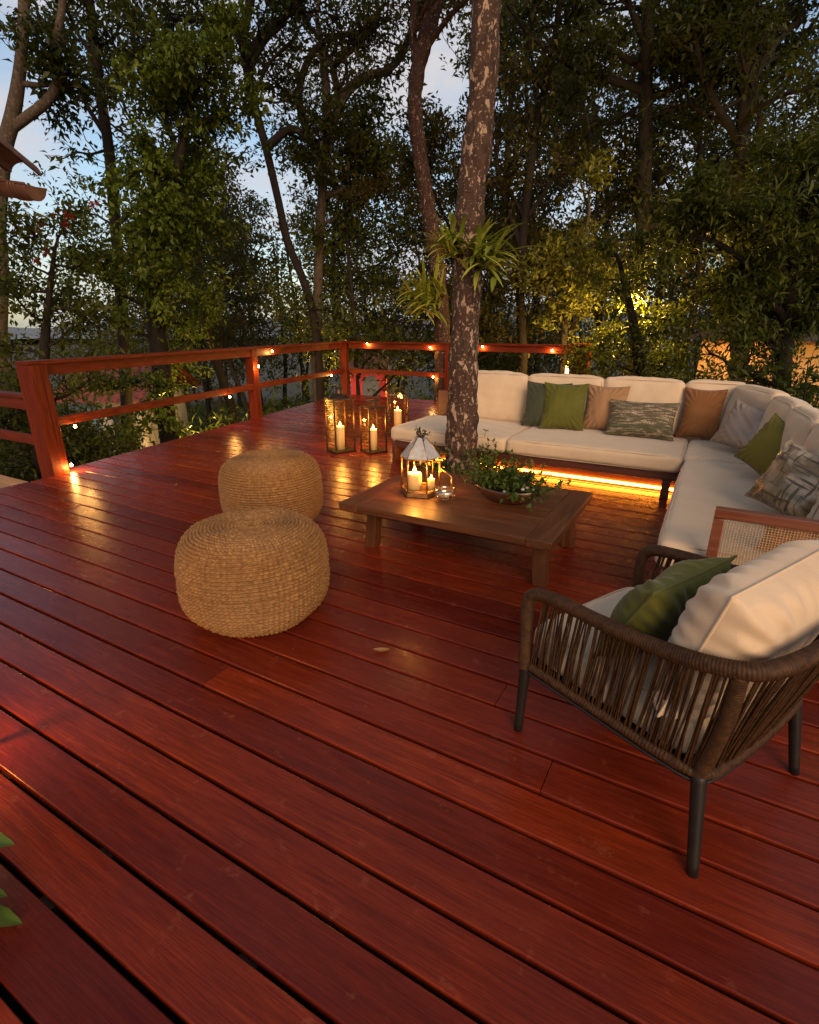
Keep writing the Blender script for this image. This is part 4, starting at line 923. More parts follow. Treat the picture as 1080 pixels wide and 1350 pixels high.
# ---- trees whose trunks one can follow in the photograph
photo_tree('pale forked tree at the left edge, its two bare limbs against the sky', [(-4, 470, 12), (0, 380, 12), (-3, 300, 10), (1, 240, 10), (7, 190, 9.5), (15, 160, 9.5), (24, 110, 7), (30, 50, 6.5), (32, 0, 6), (36, -40, 6)], 9.0,
    limbs=[([(12, 172, 6.5), (36, 154, 6.5), (62, 133, 6.2), (76, 106, 6), (74, 60, 5.2), (82, 10, 4.6), (84, -40, 4)],), ([(24, 110, 4), (60, 112, 3), (88, 105, 2)],)], bark='bark_pale', up=2.2, auto=dict(t0=.84, t1=1, n=7, L=1.7, per=30, limb_n=4, limb_L=.7, lev=1))
photo_tree('thin leaning trunk against the sky, between forked tree and dense green one', [(168, 560, 8), (165, 480, 7.5), (160, 400, 7.5), (155, 330, 7), (150, 270, 7), (144, 200, 6.5), (132, 120, 6), (124, 50, 5.5), (118, 0, 5)], 10.5,
    limbs=[([(140, 180, 3.5), (110, 130, 3), (95, 80, 2), (85, 40, 1.5)],), ([(132, 120, 3.5), (165, 80, 3), (200, 50, 2)],), ([(128, 80, 3), (100, 40, 2.4), (85, 0, 2)],)], leaf='leaf_m', up=2, auto=dict(t0=.50, t1=1, n=8, L=1.5, per=15, limb_n=5, limb_L=.9, spread=.13))
photo_tree('dense bright green tree, the tallest mass of leaves on the left', [(218, 540, 13), (212, 480, 13), (206, 420, 13), (204, 350, 12), (218, 280, 11), (236, 210, 9), (248, 150, 7), (254, 95, 4)], 9.6, leaf='leaf_g', up=.3, leafsize=(.105, .055),
    auto=dict(t0=.30, t1=1, n=30, L=1.5, per=105, spread=.13, elev=(-.1, .7)))
photo_tree('slim dark curving tree with a long bare trunk, left of the middle', [(420, 470, 6), (414, 420, 6), (400, 370, 5.5), (380, 320, 5.5), (366, 260, 5), (352, 200, 5), (336, 140, 5.5), (324, 80, 6), (322, 40, 6), (330, 0, 6), (338, -50, 5)], 12.4,
    limbs=[([(350, 195, 6), (385, 170, 5), (410, 190, 4), (425, 225, 3)],), ([(324, 80, 6), (350, 40, 5), (385, 15, 4), (410, -20, 3)],), ([(326, 60, 5), (300, 30, 4), (270, 28, 3), (215, 25, 2)],), ([(352, 200, 5), (330, 110, 4), (345, 60, 4), (375, 30, 3)],)], leaf='leaf', up=2.5, auto=dict(t0=.62, t1=1, n=10, L=2.6, per=30, limb_n=6, limb_L=1.5))
photo_tree('grey tree with crooked outspread limbs just left of the middle', [(416, 470, 7), (418, 420, 7), (420, 360, 6.5), (422, 300, 6), (426, 240, 6), (430, 190, 5.5), (432, 150, 5)], 13.6,
    limbs=[([(430, 190, 6), (452, 130, 6), (480, 102, 6), (512, 92, 5), (535, 60, 4.5), (548, 20, 4), (570, -20, 3)],), ([(428, 210, 6), (400, 160, 5), (396, 110, 5), (420, 60, 4), (470, 40, 3)],), ([(452, 130, 5), (440, 90, 4), (470, 60, 3.5), (500, 30, 3)],), ([(424, 260, 5), (455, 250, 4), (490, 240, 3)],)], bark='bark_pale', leaf='leaf_b', up=2.5, auto=dict(t0=.5, t1=1, n=10, L=2.2, per=28, limb_n=7, limb_L=1.3))
photo_tree('dark straight tree with tiers of level boughs, right of the lichen trunk', [(838, 480, 9.5), (840, 420, 9.5), (845, 350, 9), (849, 270, 9), (851, 180, 9), (851, 100, 8.5), (853, 50, 8), (856, 0, 7), (858, -60, 6)], 12.0,
    limbs=[([(851, 120, 6), (815, 108, 5), (770, 95, 4), (725, 68, 3.4), (690, 35, 3), (665, 0, 2)],), ([(850, 90, 5), (800, 62, 4), (760, 30, 3), (740, 0, 2)],), ([(851, 80, 4), (890, 50, 3.5), (930, 18, 3), (960, -10, 2)],), ([(850, 130, 5), (880, 120, 4), (920, 95, 3), (960, 40, 2.4)],), ([(846, 300, 4), (890, 295, 3), (925, 290, 2)],), ([(852, 60, 5), (835, 20, 4), (820, -30, 3)],)], leaf='leaf', up=3, auto=dict(t0=.55, t1=1, n=12, L=2.2, per=24, limb_n=7, limb_L=1.2, spread=.15, elev=(-.1, .35)))
photo_tree('thin dark twin-stemmed tree close to the right of the lichen trunk', [(690, 470, 7), (687, 420, 6.5), (686, 360, 6), (690, 300, 6), (697, 240, 5.5), (705, 180, 5)], 12.8, limbs=[([(688, 330, 4), (668, 270, 4), (655, 215, 3), (660, 150, 3)],), ([(692, 290, 3.5), (720, 250, 3), (740, 190, 2.5)],)], leaf='leaf_b', up=2.4, auto=dict(t0=.45, t1=1, n=11, L=2.4, per=34, limb_n=5, limb_L=1.6))
photo_tree('dark tree behind the hedge at the upper right', [(975, 480, 11), (972, 400, 11), (970, 330, 11), (975, 260, 10), (978, 190, 9), (985, 110, 8), (990, 40, 7), (996, -30, 6)], 11.0, limbs=[([(972, 340, 5), (1000, 290, 4), (1035, 255, 3)],), ([(978, 190, 6), (940, 130, 5), (920, 70, 4), (915, 10, 3)],), ([(984, 120, 6), (1020, 60, 5), (1060, 20, 4)],)], leaf='leaf', up=3, auto=dict(t0=.42, t1=1, n=18, L=2.3, per=60, limb_n=7, limb_L=1.6, spread=.18))
photo_tree('broad leafy tree whose pale green sprays hang over the right end of the hedge', [(1030, 560, 12), (1034, 470, 11), (1042, 400, 10), (1046, 340, 9), (1052, 280, 7), (1060, 230, 5)], 7.6, limbs=[([(1040, 430, 6), (985, 350, 5), (930, 315, 4), (890, 320, 3)],), ([(1044, 380, 6), (1000, 300, 5), (950, 270, 4), (915, 275, 3)],), ([(1050, 300, 5), (1085, 240, 4), (1120, 200, 3)],), ([(1036, 470, 5), (1000, 420, 4), (960, 395, 3)],), ([(1040, 430, 5), (1080, 380, 4), (1120, 360, 3)],)],
    leaf='leaf_m', up=.5, leafsize=(.125, .036), auto=dict(t0=.30, t1=1, n=14, L=1.4, per=60, limb_n=9, limb_L=.85, spread=.13, elev=(-.2, .5)))
photo_tree('spindly tree with yellow-lit stems behind the capped end post', [(742, 480, 5), (745, 430, 4.5), (752, 380, 4), (768, 330, 4), (775, 290, 3)], 11.6, limbs=[([(745, 430, 3), (725, 390, 3), (715, 350, 2)],), ([(746, 420, 3), (756, 400, 2.6), (785, 370, 2)],), ([(748, 400, 3), (740, 360, 2), (745, 320, 2)],)], bark='bark_pale', leaf='leaf_y', up=.6, auto=dict(t0=.4, t1=1, n=8, L=1.1, per=40, limb_n=5, limb_L=.7))
photo_tree('rounded leafy tree behind the sofa, its yellow leaves glowing from a lamp beneath', [(846, 540, 9), (842, 480, 9), (836, 430, 8), (826, 385, 7), (818, 350, 5)], 9.0, leaf='leaf_m', up=.2, leafsize=(.10, .042), auto=dict(t0=.28, t1=1, n=20, L=1.15, per=60, spread=.14, elev=(-.2, .8)))
def flowers(rng, wood, lv, Q, rr): pass
t_, Q_, r_ = photo_tree('leafy shrub dotted with red flowers at the left, below the roof gutter', [(52, 600, 9), (56, 520, 8), (60, 440, 7), (66, 380, 6), (72, 330, 4)], 7.6, leaf='leaf_m', up=.2, leafsize=(.11, .046), name='flowering_shrub', cat='shrub', auto=dict(t0=.15, t1=1, n=22, L=1.05, per=46, spread=.15, elev=(-.2, .7)))
def red_flowers():
    rng = np.random.RandomState(4)
    for px, py in ((75, 281), (90, 283), (41, 304), (55, 297), (62, 331), (86, 297), (48, 345), (30, 322), (20, 300), (125, 270), (36, 335)):
        lv = Leaves(); c = np.array(at(px, py, 7.25 + rng.rand() * .3)); n = 14; lv.add(c + rng.normal(size=(n, 3)) * .02, rng.normal(size=(n, 3)), .06, .04)
        lv.mesh('flower', M['petal'], t_, rng)
red_flowers()

# ---- slender trees filling the wood behind: a few kinds, then copies
def wood_tree(label, h, r, n, L, per, leaf, bark, seed, t0=.34, leafsize=(.15, .065), spread=.24, bend=.09, group='slender trees crowding the wood behind'):
    rng = np.random.RandomState(seed); t = thing('tree', label, 'tree', (0, 0, 0), group=group, local=True); wood, lv = MB(), Leaves()
    P = limb_path(rng, (0, 0, -.4), (rng.normal() * .06, rng.normal() * .06, 1), h, 14, bend, .10); rr = np.linspace(r, r * .22, 14); tube(wood, P, rr, 8)
    branches(rng, wood, lv, P, rr, t0, 1, n, L, 1, leafsize, (-.05, .75), per, spread)
    obj('trunk', wood, M[bark], t, off=(0, 0, 0)); lv.mesh('crown', M[leaf], t, rng, off=(0, 0, 0)); return t
LB = 'slender dark tree, one of many crowding the wood behind the deck'
KIND = [wood_tree(LB, 10.5, .13, 24, 2.6, 60, 'leaf', 'bark', 21), wood_tree(LB, 9.0, .10, 22, 2.3, 62, 'leaf_b', 'bark', 22, .28), wood_tree(LB, 11.5, .15, 26, 2.9, 58, 'leaf', 'bark', 23, .40), wood_tree(LB, 7.6, .08, 22, 2.0, 66, 'leaf_m', 'bark', 24, .22), wood_tree(LB, 9.6, .10, 24, 2.4, 60, 'leaf_b', 'bark_pale', 25, .30)]
def place(o, px, Y, s, rz, zoff=0):
    p = at(px, 428, Y); o.location = (p[0], p[1], gz(p[0], p[1]) + zoff); o.rotation_euler = (0, 0, rz); o.scale = (s, s, s)
def fill_wood():
    rng = random.Random(12); used = [False] * len(KIND)
    spots = []
    for Y, xs in ((14.5, (300, 470, 640, 735, 905, 1090)), (18, (215, 285, 500, 670, 870, 990, 1110)), (23, (-60, 240, 330, 430, 520, 620, 720, 820, 930, 1030, 1130))):
        for x in xs: spots.append((x + rng.uniform(-18, 18), Y + rng.uniform(-1.4, 1.4)))
    for x, Y in spots:
        k = rng.randrange(len(KIND)); o = KIND[k] if not used[k] else copy_tree(KIND[k]); used[k] = True
        s = rng.uniform(.85, 1.15) * (1.0 if Y < 20 else 1.2)
        if x < 160: s *= .62
        place(o, x, Y, s, rng.uniform(0, 6.28))
fill_wood()
def far_woods():
    rng = np.random.RandomState(77); lv = Leaves(); wood = MB()
    for i in range(70):
        Y = rng.uniform(30, 48); px = rng.uniform(-200, 1280); p = np.array(at(px, 428, Y)); p[2] = gz(p[0], p[1]); h = rng.uniform(5.5, 10) * (.7 if px < 200 else 1)
        tube(wood, limb_path(rng, p, (0, 0, 1), h, 8, .08, .1), np.linspace(.14, .04, 8), 5, False)
        for c in range(16):
            q = p + np.array([rng.normal() * 1.3, rng.normal() * 1.3, h * rng.uniform(.25, 1.02)]); n = 42; lv.add(q + rng.normal(size=(n, 3)) * .55, rng.normal(size=(n, 3)), .32 * rng.uniform(.6, 1.3, n), .16)
    o = lv.mesh('far_woods', M['leaf_b'], None, rng); tag(o, 'mass of far trees seen dimly between the nearer trunks', 'woods', kind='stuff')
    o2 = obj('far_trunks', wood, M['bark'], o)
far_woods()

# ---- shrubs below the deck and the hedge behind the sofa
def shrub(label, c, rx, h, n, leaf, seed, leafsize=(.14, .05), group=None, name='shrub', cat='shrub', stems=14, per=30, spread=.11):
    rng = np.random.RandomState(seed); c = np.array(c, float); t = thing(name, label, cat, c, group=group); wood, lv = MB(), Leaves()
    for i in range(stems):
        az = rng.rand() * 6.28; el = rng.uniform(.55, 1.45); L = h * rng.uniform(.7, 1.1); P = limb_path(rng, c + np.array([rng.normal() * rx * .25, rng.normal() * rx * .25, -.1]), (math.cos(az) * math.cos(el) * rx / h * 1.3, math.sin(az) * math.cos(el) * rx / h * 1.3, math.sin(el)), L, 8, .16, .03)
        r = np.linspace(.016 * max(h, .5), .004, 8); tube(wood, P, r, 5, False); branches(rng, wood, lv, P, r, .2, 1, n, L * .42, 0, leafsize, (.1, .8), per, spread)
    obj('stems', wood, M['bark'], t); lv.mesh('foliage', M[leaf], t, rng); return t
def on_ground(px, Y): p = at(px, 428, Y); return (p[0], p[1], gz(p[0], p[1]))
H = 'hedge shrubs behind the sofa'
for i, (px, Y, rx, h, lf, lb) in enumerate([(722, 12.6, .8, 1.9, 'leaf_s', 'low dark hedge shrub behind the back cushions, nearest the end post'), (846, 9.6, .6, 2.0, 'leaf_s', 'hedge shrub behind the sofa, under the rounded glowing tree'), (872, 8.9, .9, 2.2, 'leaf_s', 'glossy hedge shrub behind the sofa, left of the lit orange wall'),
        (925, 8.1, .8, 2.1, 'leaf_m', 'hedge shrub in front of the lit orange wall, behind the sofa corner'), (905, 10.3, .9, 2.5, 'leaf_m', 'hedge shrub against the left end of the lit orange wall'), (1030, 9.6, .9, 2.7, 'leaf_m', 'tall hedge shrub close against the lit orange wall, at its right'), (1000, 7.5, .9, 2.4, 'leaf_s', 'tall dark hedge shrub behind the right wing, right of the lit orange wall'), (1080, 6.9, .9, 2.5, 'leaf_s', 'hedge shrub at the right edge above the last back cushion')]):
    shrub(lb, on_ground(px, Y), rx, h, 7, lf, 40 + i, (.13, .045), H, 'hedge_shrub', 'hedge', 20, 34, .13)
G = 'leafy shrubs under the left railing'
for i, (px, Y, rx, h, lf, lb) in enumerate([(130, 7.4, .55, .95, 'leaf_s', 'low leafy shrub just beyond the big near post, below the middle rail'), (216, 9.2, .55, 1.0, 'leaf_s', 'leafy shrub below the left railing, beside the yellow-lit stem'), (270, 9.6, .7, 1.5, 'leaf_s', 'big-leaved pale shrub below the left railing, just before the second post'),
        (300, 11.8, .8, 1.6, 'leaf_m', 'shrub behind the second railing post'), (385, 12.8, .8, 1.6, 'leaf_s', 'shrub below the railing between the second post and the far corner'), (408, 15.0, .8, 1.9, 'leaf_s', 'shrub just outside the far railing corner'), (545, 14.2, .9, 2.0, 'leaf_s', 'dark shrub showing through the far railing, left of the lichen trunk'), (670, 13.0, .9, 2.0, 'leaf_s', 'dark shrub showing under the far top rail, right of the lichen trunk'),
        (108, 9.6, .6, 1.5, 'leaf_m', 'twiggy shrub partly screening the red-roofed cottage'), (30, 7.2, .6, .85, 'leaf_s', 'low shrub beneath the landing railing at the left edge'), (70, 8.8, .7, 1.9, 'leaf_m', 'shrub behind the near post, under the red-flowering one')]):
    shrub(lb, on_ground(px, Y), rx, h, 6, lf, 60 + i, (.19, .058) if i in (1, 2) else (.15, .05), G, 'shrub', 'shrub', 15, 26, .12)
def undergrowth():
    rng = np.random.RandomState(9); lv = Leaves(); n = 42000
    a = rng.uniform(-.95, .95, n) + YAW + math.pi / 2; r = 6.5 + 34 * rng.rand(n) ** 1.6; x, y = r * np.cos(a), r * np.sin(a)
    k = ~((x > -7.5) & (x < 3.5) & (y < 10.3)) ; x, y = x[k], y[k]; p = np.stack([x, y, ground_z(x, y) + np.abs(rng.normal(size=len(x))) * .22], 1)
    d = rng.normal(size=(len(x), 3)) * .7 + np.array([0, 0, .8]); s = 1 + r[k] / 30; lv.add(p, d, .20 * s * rng.uniform(.5, 1.3, len(x)), .05 * s)
    tag(lv.mesh('undergrowth', M['leaf_m'], None, rng), 'low green undergrowth covering the slope below the deck', 'ground cover', kind='stuff')
undergrowth()

# ---- plants on and beside the table, at the trunk foot and in the left foreground
def bowl_plant():
    c = Vector((-1.10, 3.26, TZ)); ux = Vector((math.cos(R(2)), math.sin(R(2)), 0))
    t = thing('wooden_bowl', 'boat-shaped dark wooden bowl on the coffee table holding leafy plants', 'bowl', c); mb = MB(); k = 40; V = []; prof = [(0, .001), (.45, .001), (.62, .012), (.82, .045), (.95, .075), (1.0, .096), (.965, .098), (.90, .076), (.75, .05), (.5, .03), (0, .026)]
    for r, z in prof:
        for a in np.arange(k) * 2 * math.pi / k:
            ca, sa = math.cos(a), math.sin(a); x = .235 * np.sign(ca) * abs(ca) ** .85 * r; V.append(c + Vector((x, .115 * sa * r * (1 - .12 * abs(ca)), z + .016 * max(z, 0) / .09 * ca * ca)))
    f = [(i * k + j, i * k + (j + 1) % k, (i + 1) * k + (j + 1) % k, (i + 1) * k + j) for i in range(len(prof) - 1) for j in range(k)]
    mb.add(V, f); obj('bowl_shell', mb, M['bowl'], t)
    mb = MB(); lathe(mb, [(0, .074), (.7, .078), (.90, .068)], (0, 0, 0), 24, fr=lambda P: P * np.array([.235, .112, 1]) + np.array(c)); obj('soil', mb, M['soil'], t)
    rng = np.random.RandomState(3); p = thing('bowl_plant', 'bushy small-leaved green plant growing out of the wooden bowl', 'plant', c + Vector((0, 0, .08))); wood, lv = MB(), Leaves()
    for i in range(105):
        az = rng.rand() * 6.28; q = np.array(c) + np.array([rng.uniform(-.19, .19), rng.uniform(-.08, .08), .07]); el = rng.uniform(.35, 1.4); out = np.array([math.cos(az) * 1.5, math.sin(az) * .7, 0]) * math.cos(el) + np.array([0, 0, math.sin(el)])
        P = limb_path(rng, q, out, rng.uniform(.11, .30), 7, .20, -.01); tube(wood, P, np.linspace(.0026, .0012, 7), 4, False); m = 15; kk = rng.uniform(1.5, 6, m); a = np.minimum(kk.astype(int), 5); ff = (kk - a)[:, None]
        lv.add(P[a] * (1 - ff) + P[a + 1] * ff + rng.normal(size=(m, 3)) * .008, (P[-1] - P[0]) * 2 + rng.normal(size=(m, 3)) * .7, .034 * rng.uniform(.6, 1.35, m), .022 * rng.uniform(.7, 1.2, m))
    obj('stems', wood, M['bark'], p); lv.mesh('foliage', M['leaf_h'], p, rng)
    mb = MB()
    for i, (dx, dy, dz) in enumerate([(.13, -.075, .125), (.155, -.06, .135), (.02, -.10, .10), (.18, -.03, .12)]): lathe(mb, [(0, -.010), (.012, -.006), (.014, .002), (.009, .010), (0, .012)], c + Vector((dx, dy, dz)), 10)
    obj('white_buds', mb, M['steel'], p)
bowl_plant()
def foot_plant():
    rng = np.random.RandomState(13); b = at(610, 632, 5.24); t = thing('trunk_foot_plant', 'small-leaved creeping plant round the foot of the lichen trunk', 'plant', (b[0], b[1], 0)); wood, lv = MB(), Leaves()
    for i in range(170):
        az = rng.rand() * 6.28; q = np.array([b[0] + math.cos(az) * .16, b[1] + math.sin(az) * .16, .0]); q += rng.normal(size=3) * np.array([.05, .05, 0]); P = limb_path(rng, q, (math.cos(az) * .8, math.sin(az) * .8, .75), rng.uniform(.15, .52), 8, .22, -.02); P[:, 2] = np.maximum(P[:, 2], .006)
        tube(wood, P, np.linspace(.003, .0014, 8), 4, False); m = 16; kk = rng.uniform(1, 7, m); a = np.minimum(kk.astype(int), 6); ff = (kk - a)[:, None]
        lv.add(P[a] * (1 - ff) + P[a + 1] * ff, (P[-1] - P[0]) + rng.normal(size=(m, 3)) * .35, .042 * rng.uniform(.6, 1.3, m), .026)
    obj('stems', wood, M['bark'], t); lv.mesh('foliage', M['leaf_h'], t, rng)
    c = Vector((-1.71, 3.17, TZ + .395)); p = thing('dry_sprig', 'small dark dry sprig lying on the roof of the table lantern', 'sprig', c); wood, lv = MB(), Leaves()
    for i in range(14):
        P = limb_path(rng, np.array(c) + rng.normal(size=3) * .012 * np.array([1, 1, .2]), (rng.normal(), rng.normal(), .6), .075, 6, .4, -.03); tube(wood, P, np.linspace(.0025, .001, 6), 4, False); lv.add(P[2:], rng.normal(size=(4, 3)), .026, .015)
    obj('twigs', wood, M['bark'], p); lv.mesh('leaves', M['leaf_b'], p, rng)
foot_plant()
def foreground_plant():
    base = gp(-95, 1290, 0); t = thing('potted_plant', 'plant with broad pointed green leaves poking in at the lower left edge', 'plant', base)
    mb = MB(); lathe(mb, [(0, 0), (.075, 0), (.095, .06), (.105, .16), (.098, .165), (.09, .15), (0, .145)], base, 28); obj('pot', mb, M['gutter'], t)
    rng = np.random.RandomState(6); mb, st = MB(), MB(); tips = [((30, 1218), .96), ((34, 1318), .90), ((20, 1114), 1.02), ((10, 1182), .99), ((8, 1290), .93), ((-30, 1240), .95), ((-60, 1160), 1.0), ((-50, 1330), .9)]
    for (q, Y) in tips:
        tip = np.array(at(*q, Y)); L = rng.uniform(.13, .15); root = np.array(at(q[0] - 95, q[1] + rng.uniform(-12, 22), Y + .02)); ax = tip - root; s = np.cross(ax, [0, 0, 1.]); s /= np.linalg.norm(s); n_ = np.cross(s, ax / np.linalg.norm(ax)); V = []; m = 12
        for k in range(m + 1):
            u = k / m; w = .036 * (math.sin(math.pi * u ** .8) ** .8) * (1 + .05 * math.sin(k * 2.3)); c_ = root + ax * u + n_ * (.016 * math.sin(math.pi * u)); V += [c_ - s * w + n_ * w * .35, c_ - s * w * .5 + n_ * (w * .12 + .0015 * (k % 2)), c_, c_ + s * w * .5 + n_ * (w * .12 + .0015 * (k % 2)), c_ + s * w + n_ * w * .35]
        mb.add(V, [(5 * k + i, 5 * k + i + 1, 5 * k + 6 + i, 5 * k + 5 + i) for k in range(m) for i in range(4)])
        b = np.array(base) + np.array([0, 0, .15]); tube(st, smooth_path([b, (b + root) / 2 + np.array([0, 0, .06]), root], 9), .003, 5, False)
    obj('leaves', mb, M['leaf_b2'], t); obj('stems', st, M['bark'], t)
foreground_plant()
def fallen(px, py, label, size=.075, rz=0.4, mat='dry'):
    c = gp(px, py, .004); t = MB(); m = 8; V = []
    ca, sa = math.cos(rz), math.sin(rz)
    for k in range(m + 1):
        u = k / m; w = size * .2 * math.sin(math.pi * u) ** .8; x = (u - .5) * size; z = .010 * (2 * u - 1) ** 2 + .001
        for s in (-1, 0, 1): V.append(c + Vector((x * ca - s * w * sa, x * sa + s * w * ca, z + abs(s) * w * .35)))
    t.add(V, [(3 * k + i, 3 * k + i + 1, 3 * k + 4 + i, 3 * k + 3 + i) for k in range(m) for i in range(2)]); o = obj('fallen_leaf', t, M[mat], None, off=c); o.location = c
    tag(o, label, 'leaf', 'fallen leaves on the deck')
fallen(503, 858, 'dry curled leaf lying on the open deck right of the near pouf', .085, .5)
fallen(345, 585, 'small dark leaf on the deck behind the far pouf', .10, 1.4)
fallen(288, 596, 'small dark leaf on the deck left of the far pouf, below the second post', .09, .2)
fallen(232, 640, 'tiny dry leaf on the deck near the big near post', .06, 2.2)
fallen(660, 700, 'scrap of dry leaf under the front edge of the coffee table', .05, .9)
fallen(862, 652, 'small dark leaf on the lit boards in front of the sofa', .05, 2.6)

# ---- roof eave with its gutter at the left edge
def eave():
    Y = 3.6; e = at(47, 246, Y); t = thing('roof_eave', 'end of a tiled roof eave with a copper-coloured gutter jutting in at the left', 'roof', e); d = (at(-260, 205, Y + .35) - e).normalized(); n = Vector((0, 0, 1)).cross(d).normalized(); u = d.cross(n)
    def ring(r0, o, a0, a1, k): return [o + (n * math.cos(a) + u * math.sin(a)) * r0 for a in np.linspace(a0, a1, k)]
    mb = MB(); r = .076; L = 2.2; o0 = e - u * .0
    def shell(mb, o0, L, r, th, a0, a1, k=20):
        V = []
        for s in (0, L): V += ring(r, o0 + d * s, a0, a1, k) + ring(r - th, o0 + d * s, a0, a1, k)
        f = [(i, i + 1, 2 * k + i + 1, 2 * k + i) for i in range(k - 1)] + [(k + i, 3 * k + i, 3 * k + i + 1, k + i + 1) for i in range(k - 1)] + [(i, k + i, k + i + 1, i + 1) for i in range(k - 1)] + [(0, 2 * k, 3 * k, k), (k - 1, 2 * k - 1, 4 * k - 1, 3 * k - 1)]
        mb.add(V, f)
    shell(mb, o0, L, r, .004, math.pi, 2 * math.pi)
    for sg in (-1, 1): tube(mb, [o0 + n * sg * r, o0 + d * L + n * sg * r], .0075, 8)
    g = obj('gutter', mb, M['gutter'], t, 'auto'); mb = MB()
    V = ring(r - .001, o0 + d * .003, math.pi, 2 * math.pi, 24); mb.add(V + [v + d * .003 for v in V], [tuple(range(24)), tuple(range(47, 23, -1))] + [(i, i + 24, i + 25, i + 1) for i in range(23)])
    obj('gutter_end_cap', mb, M['gutter'], g, 'auto')
    mb = MB()
    for s in (.075, .095, .115): tube(mb, ring(r + .002, o0 + d * s, math.pi, 2 * math.pi, 20), .0055, 6)
    obj('gutter_joint', mb, M['gutter'], g)
    mb = MB(); o1 = o0 + n * .02 + u * .06; up2 = (u * .93 + n * .36).normalized()
    for i in range(6):
        c0 = o0 + d * (.12 + .23 * i) + u * .065 - n * .06; V = []; k = 14; ax = (n * .92 + u * .38).normalized()
        for s in (0, 1.3):
            for rr in (.098, .084):
                for a in np.linspace(0, math.pi, k): V.append(c0 + ax * s + (d * math.cos(a) * 1.15 + u * math.sin(a) * .72) * rr)
        f = [(j, j + 1, 2 * k + j + 1, 2 * k + j) for j in range(k - 1)] + [(k + j, 3 * k + j, 3 * k + j + 1, k + j + 1) for j in range(k - 1)] + [(j, k + j, k + j + 1, j + 1) for j in range(k - 1)]
        mb.add(V, f)
    obj('roof_tiles', mb, M['tile'], t, 'auto')
    mb = MB(); beam(mb, o0 + d * .18 + n * .12 + u * .0, o0 + d * L + n * .12, .03, .13, .003, up=u); obj('fascia_board', mb, M['railpost'], t, 'auto')
eave()

# ---- buildings glimpsed through the leaves
def block(mb, a, b, c, d, z0, z1, th):   # wall slab between two plan points
    beam(mb, (a, b, (z0 + z1) / 2), (c, d, (z0 + z1) / 2), th, z1 - z0, .01)
M['rooftile'] = mat_plain('red_roof_tiles', (.19, .045, .032), .8, 0, .35, 7, .3)
M['plaster'] = mat_plain('pale_plaster', (.30, .29, .29), .85, 0, .12, 2, .15)
M['plasterblue'] = mat_plain('blue_grey_paint', (.10, .17, .24), .8, 0, .12, 2, .1)
M['plasterorange'] = mat_plain('ochre_plaster', (.50, .30, .16), .85, 0, .15, 3, .2)
M['redpaint'] = mat_plain('red_paint', (.55, .030, .035), .5, 0, .1, 3, .05)
M['greydoor'] = mat_plain('grey_door_paint', (.12, .125, .135), .6, 0, .08, 3, .05)
M['palepink'] = mat_plain('pale_roof_sheet', (.26, .15, .14), .7, 0, .15, 4, .1)
M['garden'] = mat_emit('garden_lamp_glow', (1, .55, .16), 14)
def cottage():
    Y = 12.2; a = at(100, 540, Y); b = at(186, 540, Y); ze = at(150, 528, Y)[2]; zr = at(150, 474, Y + 1.4)[2]; g = min(gz(a[0], a[1]), gz(b[0], b[1])) - .3
    x = Vector((b[0] - a[0], b[1] - a[1], 0)); W_ = x.length; x.normalize(); y = Vector((-x.y, x.x, 0)); z = Vector((0, 0, 1)); o = Vector((a[0], a[1], 0)); fr = frame(o, x, y, z)
    t = thing('cottage', 'small red-roofed cottage with blue and white wall, seen under the left top rail', 'house', (o.x, o.y, g))
    mb = MB(); box(mb, (W_ * .36, 0, g), (W_, 2.5, ze), .01, fr); obj('wall', mb, M['plaster'], t, 'auto'); mb = MB(); box(mb, (0, .002, g), (W_ * .36 - .003, 2.5, ze), .01, fr); obj('wall', mb, M['plasterblue'], t, 'auto')
    mb = MB(); n = 46; V = []; xs = np.linspace(-.35, W_ + .35, n * 4)
    zz = np.abs(np.sin(xs * 13)) * .05; 
    for (yy, z_) in ((-.45, ze - .02), (1.25, zr), (2.95, ze - .02)): V += [fr(np.array([[q, yy, z_ + w]]))[0] for q, w in zip(xs, zz)]
    m = len(xs); mb.add(V, [(r * m + i, r * m + i + 1, (r + 1) * m + i + 1, (r + 1) * m + i) for r in range(2) for i in range(m - 1)]); obj('roof', mb, M['rooftile'], t)
    mb = MB(); box(mb, (W_ * .55, -.03, ze - 1.0), (W_ * .78, -.001, ze - .25), .01, fr); obj('window', mb, M['glasswin'], t, 'auto')
M['glasswin'] = mat_plain('dark_window_glass', (.03, .035, .04), .12, 0, .1, 3, .02)
cottage()
